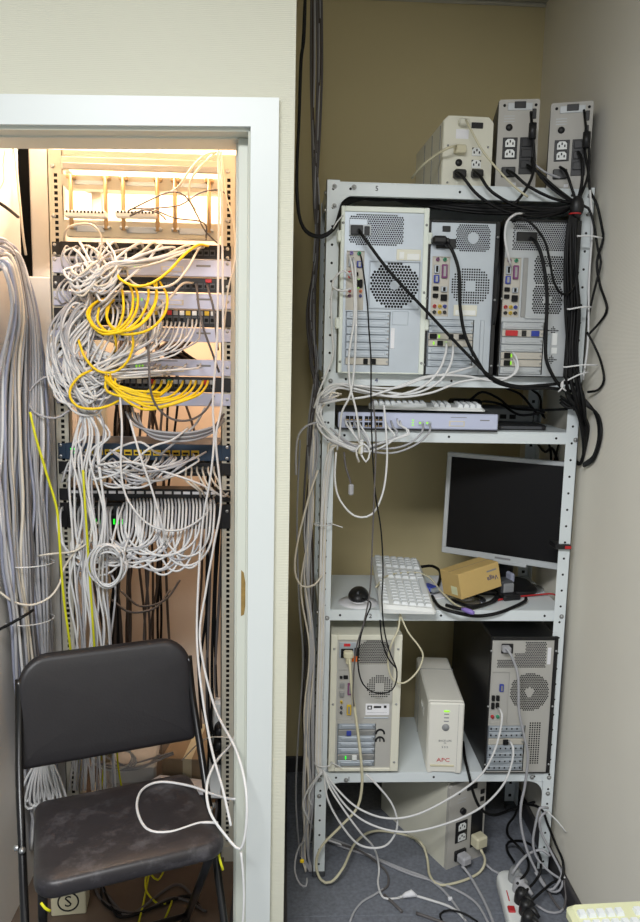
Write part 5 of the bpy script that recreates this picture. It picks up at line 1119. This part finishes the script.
def lp(i):
    return [(J(350, 10), J(446, 4), 2.06), (J(335, 3), J(444, 3), 2.06), (327+i*.8, J(455, 4), 2.075), (J(323, 2)+i*.5, 500, 2.085), (J(321, 2)+i*.6, 560, 2.085), (319+i*1.0, 640, 2.085), (317+i*1.0, 700, 2.085), (316+i*1.0, 765, 2.08), (J(322, 1), 774, 2.075)]
many('patch_cable', lp, 6, .0031, ['c_white', 'c_warm', 'c_white'], '{c} cable strapped to the left shelf post, {k} from the left', 'white cables strapped to the left post')
for y, lb in ((524, 'middle'), (763, 'lower')):
    c0 = P(323, y, 2.085); cable('cable_tie', [c0+Vector((.026*math.cos(a_), .020*math.sin(a_), 0)) for a_ in [R(360*k/14) for k in range(15)]]+[c0+Vector((.055, -.015, -.006))], .0016, 'c_white', lb+' white cable tie around the left shelf post', cat='cable tie')
cable('patch_cable', [(326, 422, 2.08), (310, 424, 2.06), (299, 434, 2.05), (296, 452, 2.05), (296, 475, 2.06)], .003, 'c_grey', 'grey cable arching left of the post at the switch shelf')
cable('patch_cable', [(318, 470, 2.08), (308, 500, 2.07), (297, 545, 2.06), (295, 572, 2.05), (302, 586, 2.05), (314, 585, 2.06), (322, 575, 2.07)], .003, 'c_warm', 'pale cable in one long loop left of the post')
cable('patch_cable', [(300, 440, 2.2), (297, 520, 2.18), (299, 600, 2.16), (303, 660, 2.16), (298, 740, 2.16), (296, 800, 2.17), (300, 860, 2.2)], .003, 'c_grey', 'grey cable close along the partition edge')
# horizontal white cables over the lip of the upper shelf
HW = 'white cables slung across the upper shelf lip'
for pts, lb in (
    ([(446, 343, 2.06), (446, 352, 2.04), (438, 372, 2.03), (420, 388, 2.03), (390, 396, 2.04), (360, 392, 2.05), (338, 388, 2.055), (322, 398, 2.06)], 'white cable from the middle tower bending left under the shelf'),
    ([(453, 341, 2.06), (453, 352, 2.04), (449, 368, 2.03), (436, 384, 2.03), (410, 394, 2.035), (375, 390, 2.04), (345, 385, 2.05), (322, 392, 2.06), (314, 408, 2.07)], 'second white cable from the middle tower bending left under the shelf'),
    ([(512, 352, 2.06), (516, 357, 2.04), (518, 368, 2.03), (510, 377, 2.03), (490, 378, 2.03), (460, 382, 2.03), (430, 393, 2.03), (395, 397, 2.035), (360, 390, 2.04), (335, 384, 2.05), (320, 396, 2.06), (315, 420, 2.08)], 'white cable from the right tower swinging across the shelf lip'),
    ([(513, 359, 2.06), (516, 364, 2.04), (514, 374, 2.03), (496, 381, 2.03), (465, 376, 2.03), (430, 376, 2.03), (405, 384, 2.03), (370, 396, 2.035), (340, 400, 2.05), (322, 404, 2.06)], 'second white cable from the right tower sagging under the shelf'),
    ([(475, 366, 2.05), (450, 373, 2.035), (425, 378, 2.03), (395, 388, 2.03), (360, 386, 2.035), (338, 384, 2.05), (320, 396, 2.06)], 'pale cable rising to the base of the middle tower')):
    cable('patch_cable', pts, .0033, 'c_white', lb, HW, sub=10)
for pts, lb in (
    ([(349, 255, 2.06), (351, 262, 2.035), (354, 285, 2.03), (354, 320, 2.03), (349, 355, 2.03), (350, 385, 2.03), (356, 410, 2.03), (360, 440, 2.035)], 'white cable from the cream-framed tower dangling to a loose plug'),
    ([(353, 258, 2.06), (355, 265, 2.035), (356, 290, 2.03), (356, 330, 2.03), (354, 370, 2.03), (350, 395, 2.03), (342, 412, 2.04), (340, 430, 2.05), (337, 450, 2.06)], 'white cable from the cream-framed tower passing the switch ports'),
    ([(352, 278, 2.05), (345, 271, 2.035), (337, 275, 2.04), (332, 286, 2.05), (342, 291, 2.045), (352, 288, 2.04)], 'white cable looped around the left post beside the fan grille'),
    ([(333, 288, 2.07), (331, 300, 2.075), (332, 330, 2.08), (333, 355, 2.08), (326, 375, 2.075), (318, 395, 2.07), (316, 415, 2.075)], 'pale cable running down the left post at the upper shelf')):
    cable('patch_cable', pts, .0031, 'c_white', lb, sub=10)
m = MB(); c = P(361, 446, 2.035)
t = empty('network_plug', c, rot=(R(8), 0, R(20)), label='clear network plug dangling below the switch shelf', cat='plug')
bx('plug_body', t, -.006, .006, -.005, .005, -.022, .004, 'c_cream', .0015); bx('plug_boot', t, -.005, .005, -.005, .005, .004, .018, 'c_white', .002); bx('latch', t, -.0025, .0025, -.008, -.005, -.02, 0, 'paper')
def swc(i):
    x0 = (345, 349, 354, 358, 385, 391, 397, 400)[i]; y0 = (419, 421, 420, 419, 420, 421, 419, 421)[i]
    return [(x0, y0, 2.085), (x0+2, y0+6, 2.06), (J(x0+8, 4), J(436, 3), 2.045), (J(366, 8), J(449, 3), 2.045), (J(345, 4), J(446, 3), 2.05), (J(328, 3), J(434, 4), 2.06), (J(319, 3), J(416, 5), 2.07), (J(322, 3), J(402, 4), 2.07)]
many('patch_cable', swc, 8, .0030, ['c_white', 'c_white', 'c_grey'], '{c} cable drooping from the {k} used port of the pale switch', 'patch cables of the pale switch')
cable('patch_cable', [(423, 424, 2.085), (422, 432, 2.06), (412, 442, 2.05), (395, 448, 2.05), (370, 448, 2.05), (350, 444, 2.05), (335, 434, 2.06)], .003, 'c_grey', 'grey cable from the left uplink port of the switch')
cable('patch_cable', [(430, 424, 2.085), (429, 433, 2.06), (415, 445, 2.05), (392, 453, 2.045), (365, 450, 2.045), (345, 440, 2.05), (330, 428, 2.06)], .003, 'c_grey', 'grey cable from the right uplink port of the switch')
cable('patch_cable', [(336, 452, 2.05), (335, 480, 2.04), (340, 500, 2.035), (355, 516, 2.03), (372, 514, 2.03), (383, 492, 2.03), (387, 460, 2.03), (386, 430, 2.035), (384, 405, 2.04)], .0031, 'c_white', 'white cable hanging in a deep loop over the monitor shelf', sub=10)
cable('data_cable', [(344, 452, 2.06), (346, 468, 2.055), (350, 480, 2.05), (351, 488, 2.05)], .003, 'c_dark', 'short dark cable with a loose plug hanging left of the deep white loop')
bx('loose_plug', None, P(351, 490, 2.05).x-.007, P(351, 490, 2.05).x+.007, 2.044, 2.056, P(351, 495, 2.05).z, P(351, 484, 2.05).z, 'c_grey', .003, label='grey loose plug at the end of the short dark cable', cat='plug')
cable('patch_cable', [(360, 452, 2.04), (366, 462, 2.035), (370, 452, 2.03), (364, 444, 2.03), (356, 450, 2.03), (359, 462, 2.035)], .003, 'c_white', 'white cable curled around the dangling network plug')
# power leads of the upper towers
cable('power_lead', [(359, 230, 2.06), (363, 236, 2.03), (390, 272, 2.02), (430, 315, 2.02), (465, 352, 2.02), (490, 376, 2.02), (515, 386, 2.03), (545, 385, 2.04), (572, 383, 2.05), (580, 392, 2.06)], .0046, 'c_black', 'black power lead running diagonally from the cream-framed tower', sub=12)
t = empty('power_plug', P(440, 241, 2.065), label='black angled power plug in the middle tower', cat='plug'); bx('plug_body', t, -.024, .016, -.026, .008, -.011, .011, 'black', .006); bx('strain_relief', t, .010, .024, -.022, -.006, -.016, .006, 'black', .004)
cable('power_lead', [(446, 242, 2.045), (452, 250, 2.035), (459, 272, 2.03), (460, 305, 2.03), (465, 335, 2.03), (477, 360, 2.025), (492, 380, 2.03), (520, 388, 2.035), (550, 388, 2.04), (576, 392, 2.06)], .0046, 'c_black', 'black power lead curving down the middle tower', sub=12)
cable('power_lead', [(531, 238, 2.06), (537, 244, 2.035), (543, 262, 2.03), (547, 295, 2.03), (546, 330, 2.03), (546, 358, 2.03), (553, 376, 2.03), (562, 388, 2.04), (576, 400, 2.06)], .0050, 'c_black', 'thick black power lead running down the right tower', sub=12)
cable('power_lead', [(512, 222, 2.05), (522, 218, 2.035), (534, 226, 2.03), (545, 242, 2.03), (550, 262, 2.03), (554, 282, 2.03), (562, 294, 2.035), (572, 290, 2.045), (578, 272, 2.055)], .0036, 'c_black', 'black cable arching over the right tower', sub=10)
cable('patch_cable', [(511, 266, 2.06), (508, 255, 2.04), (505, 238, 2.04), (507, 222, 2.04), (516, 214, 2.05), (524, 214, 2.07)], .0032, 'c_white', 'white cable bent over the corner of the right tower')
cable('power_lead', [(500, 225, 2.2), (499, 270, 2.06), (497, 305, 2.055), (494, 325, 2.055)], .0036, 'c_black', 'black cable hanging between the middle and right towers')
cable('data_cable', [(360, 254, 2.06), (362, 262, 2.03), (367, 300, 2.025), (369, 330, 2.025), (371, 360, 2.025), (371, 400, 2.025), (372, 440, 2.02), (375, 490, 2.02), (381, 530, 2.02), (383, 570, 2.02), (382, 600, 2.025), (384, 628, 2.025), (389, 650, 2.025), (397, 672, 2.02), (392, 690, 2.02), (376, 693, 2.02), (363, 684, 2.02), (358, 664, 2.02), (360, 640, 2.02), (366, 618, 2.03), (371, 604, 2.06), (364, 599, 0, .875), (360, 598, 0, .868)], .0021, 'c_black', 'thin black audio and mouse cable hanging from the cream-framed tower', sub=12)
cable('data_cable', [(373, 400, 2.03), (376, 440, 2.015), (374, 500, 2.01), (372, 550, 2.01), (370, 590, 2.012), (364, 622, 2.02), (356, 650, 2.03), (353, 690, 2.03), (354, 706, 2.03)], .0023, 'c_dark', 'dark grey cable dropping past the mouse to the lower towers', sub=10)
# black bundle down the right post
RB = 'black bundle down the right post'
def rb(i):
    o = i*1.5-6; return [(577+o*.5, 203+i % 3, 2.07), (573+o*.7, 222, 2.06), (J(572+o, 2), 260, J(2.05, .008)), (J(573+o, 2), 310, J(2.05, .008)), (J(572+o, 2), 350, J(2.05, .008)), (J(574+o, 2), 378, J(2.045, .01)), (J(579+o, 3), 398, J(2.05, .01)), (J(584+o*.9, 3), 418, J(2.055, .01)), (586+o*.5, 440-i*2, 2.07), (585+o*.3, 456-i*2, 2.11), (580, 464, 2.16), (574, 458, 2.22)]
many('power_lead', rb, 8, .0044, 'c_black', 'black lead in the tied bundle down the front of the right post', RB, sub=8)
for k in range(3): cable('power_lead', [(574+k, 392, 2.06), (585, 400+k*2, 2.05), (596+k, 415, 2.05), (599+k, 435, 2.05), (594, 455+k*2, 2.06), (584, 464+k, 2.08)], .0044, 'c_black', 'black lead bowed over the side wall below the bundle', 'bowed black leads')
for k in range(3): cable('power_lead', [(566, 386+k*3, 2.05), (570, 398+k*2, 2.05), (578, 406, 2.05), (572-k*2, 404+k*2, 2.07), (560, 396+k*3, 2.08)], .0042, 'c_black', 'black lead end curled at the shelf corner', 'curled black lead ends')
cable('patch_cable', [(590, 190, 2.06), (592, 230, 2.06), (589, 280, 2.06), (588, 340, 2.06), (583, 380, 2.06)], .0032, 'c_white', 'white cable running inside the black bundle down the right post')
K2 = P(577, 207, 2.06); m = MB(); ellipsoid(m, (0, 0, 0), (.019, .017, .030), 'black', 12, 8); m.build('tape_wrap', None, 'black tape wrap gathering the leads at the top of the right post', 'tape', loc=K2)
m = MB(); m.lathe([(.013, -.002), (.0165, -.0015), (.0165, .0015), (.013, .002)], (0, 0, 0), (0, 0, 1), 'red', 14); m.build('red_tape', None, 'thin red tape ring below the black tape wrap', 'tape', loc=P(575, 214, 2.06))
for (a_, b_, lb) in (((581, 236), (602, 238), 'uppermost'), ((571, 309), (592, 307), 'middle'), ((567, 367), (598, 365), 'lower'), ((568, 380), (588, 372), 'slanting')):
    cable('cable_tie', [(a_[0]-4, a_[1], 2.04), (a_[0], a_[1], 2.036), ((a_[0]+b_[0])/2, (a_[1]+b_[1])/2-1, 2.034), (b_[0], b_[1], 2.04)], .0024, 'c_white', lb+' white cable tie on the black bundle at the right post', cat='cable tie')
cable('cable_tie', [(558, 392, 2.03), (562, 388, 2.025), (563, 381, 2.03), (561, 386, 2.03), (566, 391, 2.03)], .0024, 'c_white', 'white cable tie knotted at the shelf corner', cat='cable tie')
c = P(563, 547, 2.09); MB().box(-.024, .024, -.004, .050, -.007, .007, 'black', .003).build('hook_strap', None, 'black strap with red end wrapped around the right post', 'strap', loc=c); bx('strap_end', None, c.x+.004, c.x+.022, 2.083, 2.088, c.z-.004, c.z+.004, 'red', label='red tab of the strap on the right post', cat='tab')
for pts in ([(470, 400, 2.35), (482, 392, 2.36), (498, 398, 2.34), (512, 408, 2.3), (540, 410, 2.2), (570, 409, 2.12)], [(465, 412, 2.3), (480, 402, 2.34), (500, 404, 2.33), (520, 415, 2.25), (545, 412, 2.2)], [(505, 388, 2.40), (520, 394, 2.38), (530, 405, 2.36), (538, 415, 2.35)], [(530, 388, 2.42), (540, 397, 2.4), (541, 412, 2.38), (545, 418, 2.36)]):
    cable('power_lead', pts, .004, 'c_black', 'black lead tangled behind the pale switch', 'black leads behind the switch')
for pts in ([(538, 444, 2.40), (545, 452, 2.40), (552, 448, 2.4), (558, 462, 2.42)], [(548, 440, 2.42), (551, 455, 2.42), (549, 475, 2.44)], [(560, 440, 2.42), (556, 455, 2.42), (553, 470, 2.44)]):
    cable('power_lead', pts, .004, 'c_black', 'black lead hanging behind the top edge of the monitor', 'black leads behind the monitor')
# second lowest shelf
cable('video_cable', [(432, 596, 0, .868), (440, 607, 0, .870), (458, 613, 0, .866), (478, 616, 2.085), (498, 613, 2.09), (516, 606, 0, .866), (525, 601, 0, .868), (526, 598, 0, .872)], .0052, 'c_black', 'thick black video cable curved along the front of the second lowest shelf', sub=10)
cable('video_cable', [(420, 567, 0, .87), (432, 566, 0, .872), (440, 572, 0, .872), (438, 585, 0, .870), (428, 594, 0, .868), (432, 602, 0, .868)], .0050, 'c_black', 'black cable loop behind the white keyboard')
cable('video_cable', [(446, 605, 0, .866), (462, 609, 0, .866), (480, 606, 0, .866), (496, 600, 0, .866), (500, 592, 0, .87), (510, 590, 0, .88)], .0050, 'c_black', 'black cable coiled under the tan cardboard box')
cable('video_cable', [(452, 600, 0, .866), (470, 606, 0, .87), (490, 602, 0, .87), (498, 593, 0, .87)], .0046, 'c_black', 'second black cable coiled under the tan cardboard box')
cable('keyboard_cable', [(376, 587, 0, .90), (385, 577, 0, .905), (400, 573, 0, .906), (418, 573, 0, .905), (430, 578, 0, .90), (440, 590, 0, .88), (452, 602, 0, .87), (462, 608, 0, .868)], .0030, 'c_cream', 'cream keyboard cable lying across the white keyboard', sub=10)
a, b = PZ(462, 609, .870), PZ(474, 613, .868); m = MB(); m.tube([a, a.lerp(b, .3), a.lerp(b, .75), b], [.005, .0075, .0075, .005], 'lilac', 10); m.build('keyboard_plug', None, 'lilac keyboard plug at the end of the cream cable', 'plug')
cable('red_wire', [(497, 600, 0, .864), (515, 597, 0, .864), (535, 595, 0, .864), (553, 594, 0, .866), (560, 600, 0, .866)], .0026, 'red', 'thin red cable lying across the second lowest shelf')
cable('keyboard_cable', [(398, 608, 0, .875), (400, 614, 2.085), (408, 632, 2.075), (418, 645, 2.07), (423, 656, 2.07), (417, 672, 2.065), (404, 683, 2.06), (393, 680, 2.06), (388, 664, 2.06), (391, 645, 2.06), (398, 630, 2.07), (400, 616, 2.085)], .0028, 'c_cream', 'cream cable hanging in a loop below the white keyboard', sub=10)
# lower shelf
cable('power_lead', [(349, 655, 2.075), (350, 664, 2.05), (352, 690, 2.04), (357, 725, 2.04), (361, 760, 2.04), (362, 785, 2.05), (357, 808, 2.06), (340, 827, 2.06), (322, 846, 2.06), (316, 864, 2.06), (321, 880, 2.05), (331, 882, 2.05), (343, 868, 2.08), (356, 842, 2.2), (375, 831, 2.3), (405, 835, 2.3), (421, 843, 2.2), (427, 858, 0, .006), (430, 876, 0, .006), (440, 885, 0, .006), (462, 881, 0, .006), (480, 872, 0, .01), (485, 860, 0, .04), (481, 850, 0, .075)], .0042, 'c_cream', 'long cream power lead from the cream lower tower to the floor unit', sub=12)
t = empty('power_plug', P(348.5, 655, 2.07), label='cream power plug in the cream lower tower', cat='plug'); bx('plug_body', t, -.014, .014, -.012, .012, -.008, .012, 'c_cream', .004); bx('strain_relief', t, -.007, .009, -.010, .006, -.026, -.006, 'c_cream', .003)
cable('data_cable', [(380, 620, 2.05), (382, 640, 2.045), (388, 658, 2.04), (396, 668, 2.04)], .0024, 'c_black', 'thin black cable slanting over the grille of the cream lower tower')
t = empty('power_plug', P(505.5, 648, 2.085), label='grey power plug in the black lower tower', cat='plug'); bx('plug_body', t, -.013, .013, -.020, .004, -.009, .009, 'c_grey', .004)
cable('power_lead', [(506, 648, 2.06), (511, 655, 2.05), (518, 676, 2.045), (519, 710, 2.04), (524, 735, 2.04), (528, 756, 2.04), (525, 785, 2.05), (521, 805, 2.05), (521, 825, 2.05), (527, 850, 2.04), (538, 874, 2.02), (550, 890, 2.0), (560, 880, 2.0), (563, 868, 2.02)], .0040, 'c_grey', 'grey power lead from the black lower tower down to the floor', sub=10)
FW = 'white cables fanning from the left post'
for pts, lb in (
    ([(498, 708, 2.08), (502, 714, 2.05), (500, 732, 2.04), (492, 757, 2.03), (478, 778, 2.03), (450, 798, 2.035), (415, 815, 2.04), (385, 818, 2.05), (358, 808, 2.05), (338, 790, 2.06), (323, 770, 2.07)], 'white network cable swung from the black lower tower back to the left post'),
    ([(509, 741, 2.08), (513, 747, 2.05), (512, 762, 2.04), (503, 785, 2.03), (480, 808, 2.03), (445, 824, 2.035), (405, 832, 2.04), (370, 824, 2.05), (345, 805, 2.06), (323, 772, 2.07)], 'lower white network cable swung from the black lower tower to the left post'),
    ([(324, 771, 2.07), (330, 788, 2.05), (344, 810, 2.04), (360, 832, 2.05), (374, 848, 2.1), (379, 868, 0, .01), (378, 884, 0, .006), (384, 898, 0, .006), (400, 898, 0, .006)], 'white cable falling from the left post to the carpet'),
    ([(324, 771, 2.07), (328, 800, 2.05), (345, 830, 2.05), (362, 846, 2.06), (385, 846, 2.06), (397, 828, 2.06), (393, 806, 2.06), (378, 786, 2.05), (366, 774, 2.05)], 'white cable in a wide loop under the lowest shelf'),
    ([(322, 771, 2.07), (308, 790, 2.08), (303, 806, 2.09), (310, 822, 2.12), (320, 836, 2.2), (345, 846, 0, .006), (372, 856, 0, .006)], 'grey-white cable bent left of the post above the carpet'),
    ([(322, 772, 2.07), (313, 785, 2.08), (309, 798, 2.09), (316, 812, 2.12)], 'short white cable end left of the post')):
    cable('patch_cable', pts, .0033, 'c_white', lb, FW, sub=10)
z_ = .005
FG = 'grey cables on the carpet'
for pts, mt, r, lb in (
    ([(326, 840, 0, z_), (345, 848, 0, z_), (370, 856, 0, z_), (400, 868, 0, z_), (430, 880, 0, z_), (450, 898, 0, z_), (468, 925, 0, z_)], 'c_grey', .0038, 'grey cable crossing the carpet towards the front'),
    ([(326, 837, 0, z_), (350, 846, 0, z_), (378, 860, 0, z_), (410, 874, 0, z_), (445, 885, 0, z_), (475, 902, 0, z_), (492, 930, 0, z_)], 'c_grey', .0038, 'second grey cable crossing the carpet towards the front'),
    ([(330, 841, 0, .012), (360, 851, 0, .012), (385, 870, 0, .01), (388, 885, 0, z_), (380, 892, 0, z_), (383, 897, 0, z_)], 'c_dark', .0034, 'dark grey cable bending on the carpet'),
    ([(398, 898, 0, z_), (410, 895, 0, z_), (430, 900, 0, z_), (452, 908, 0, z_), (465, 920, 0, z_), (472, 935, 0, z_)], 'c_white', .0038, 'white cable with a taped joint on the carpet'),
    ([(383, 889, 0, .006), (374, 895, 0, z_), (362, 902, 0, z_), (354, 912, 0, z_), (350, 922, 0, z_)], 'c_grey', .0034, 'grey cable end pointing to the front left of the carpet'),
    ([(384, 895, 0, z_), (392, 902, 0, z_), (402, 912, 0, z_)], 'c_dark', .0045, 'short dark cable stub on the carpet'),
    ([(416, 913, 0, z_), (430, 918, 0, z_), (450, 925, 0, z_)], 'c_dark', .0045, 'dark cable stub at the front of the carpet'),
    ([(462, 866, 0, .03), (468, 873, 0, .014), (477, 888, 0, z_), (486, 905, 0, z_), (494, 925, 0, z_), (498, 940, 0, z_)], 'c_grey', .0045, 'thick grey lead from the floor unit running forward'),
    ([(484, 862, 0, .02), (492, 870, 0, z_), (502, 874, 0, z_), (510, 873, 0, .03), (512, 872, 0, .05)], 'c_grey', .0040, 'grey lead from the floor unit to the power strip'),
    ([(444, 925, 0, z_), (440, 914, 0, .008), (450, 910, 0, .012), (465, 914, 0, .012), (478, 922, 0, z_)], 'c_black', .0030, 'thin black cable curled at the front of the carpet')):
    cable('floor_cable', pts, r, mt, lb, FG, sub=10)
c = PZ(410, 896, .008); m = MB(); m.tube([c+Vector((-.022, -.002, 0)), c+Vector((-.012, 0, .004)), c+Vector((.004, .003, .006)), c+Vector((.020, -.002, .002))], [.005, .008, .011, .004], 'paper', 8); m.build('tape_joint', None, 'white tape joint on the white floor cable', 'tape')
bx('cable_tag', None, *(lambda q: (q.x-.006, q.x+.006, q.y-.004, q.y+.004))(PZ(450, 901, 0)), .003, .012, 'paper', .001, label='small white tag on the grey floor cable', cat='tag')
cable('patch_cable', [(313, 842, 2.3), (302, 843, 2.1), (296, 856, 2.02), (295, 872, 2.0), (300, 884, 1.98), (306, 886, 1.97), (307, 878, 1.99)], .0026, 'c_grey', 'grey cable loop on the carpet by the partition')
bx('yellow_clip', None, *(lambda q: (q.x-.006, q.x+.006, q.y-.004, q.y+.004, q.z-.005, q.z+.005))(P(302, 861, 2.0)), 'c_yellow', .002, label='small yellow clip on the cable by the partition', cat='clip')
# black lead of the white unit, leads around the power strip and right post foot
cable('power_lead', [(463, 742, 2.25), (465, 758, 2.14), (469, 775, 2.08), (474, 795, 2.08), (482, 810, 2.1), (495, 815, 2.15), (515, 808, 2.2), (535, 802, 2.22)], .0045, 'c_black', 'black lead slipping off the lowest shelf beside the white unit', sub=10)
ST = 'leads around the power strip'
for pts, mt, r, lb in (
    ([(517, 884, 0, .075), (528, 870, 0, .09), (527, 858, 2.08), (517, 845, 2.12), (508, 835, 2.2), (508, 825, 2.25), (515, 815, 2.3), (520, 800, 2.35)], 'c_black', .0042, 'black lead rising from the power strip under the shelf'),
    ([(524, 893, 0, .075), (536, 880, 0, .06), (541, 868, 2.02), (538, 852, 2.08), (525, 842, 2.14), (509, 842, 2.2), (507, 850, 2.2), (514, 862, 2.14)], 'c_black', .0042, 'black lead looped above the power strip'),
    ([(527, 905, 0, .075), (540, 893, 0, .05), (552, 883, 0, .04), (562, 878, 2.0), (563, 862, 2.03), (556, 845, 2.08), (548, 825, 2.09), (540, 808, 2.1), (520, 803, 2.2)], 'c_black', .0042, 'black lead curving around the right post foot'),
    ([(512, 874, 0, .08), (520, 862, 0, .11), (530, 853, 2.05), (542, 850, 2.05), (550, 856, 2.04)], 'c_grey', .0040, 'grey lead rising from the pale plugs of the power strip'),
    ([(548, 808, 2.06), (540, 808, 2.05), (536, 822, 2.05), (533, 842, 2.05), (537, 858, 2.04), (550, 872, 2.02), (566, 883, 2.0), (575, 897, 1.98), (576, 910, 1.97)], 'c_grey', .0038, 'grey lead hanging in a long loop over the right post foot'),
    ([(546, 812, 2.06), (540, 818, 2.05), (541, 832, 2.05), (551, 852, 2.04), (561, 872, 2.02), (562, 886, 2.0), (556, 892, 2.0), (546, 888, 2.0), (535, 872, 2.02)], 'c_grey', .0038, 'second grey lead looped over the right post foot'),
    ([(543, 880, 0, .02), (552, 898, 0, .01), (562, 910, 0, z_), (566, 898, 0, .02), (564, 880, 0, .06)], 'c_dark', .0038, 'dark grey lead curled on the carpet beside the power strip'),
    ([(536, 905, 0, .01), (548, 912, 0, z_), (560, 912, 0, z_), (566, 902, 0, .01), (565, 890, 0, .02)], 'c_grey', .0036, 'grey lead curled on the carpet beside the baseboard'),
    ([(559, 866, 2.04), (568, 886, 2.0), (574, 905, 1.96)], 'c_white', .0036, 'white lead running down the baseboard corner'),
    ([(548, 812, 2.05), (558, 822, 2.04), (566, 832, 2.03)], 'c_white', .0022, 'white cable tie end sticking out from the right post foot')):
    cable('power_lead', pts, r, mt, lb, ST, sub=10)
q = P(562, 836, 2.12); t = empty('junction_box', (q.x+.01, 2.16, 0), label='small grey-brown mains adapter hanging by the right post foot', cat='adapter', rot=(0, R(12), 0)); bx('adapter_body', t, -.025, .020, -.02, .04, q.z-.05, q.z+.05, 'steel_dark', .004)
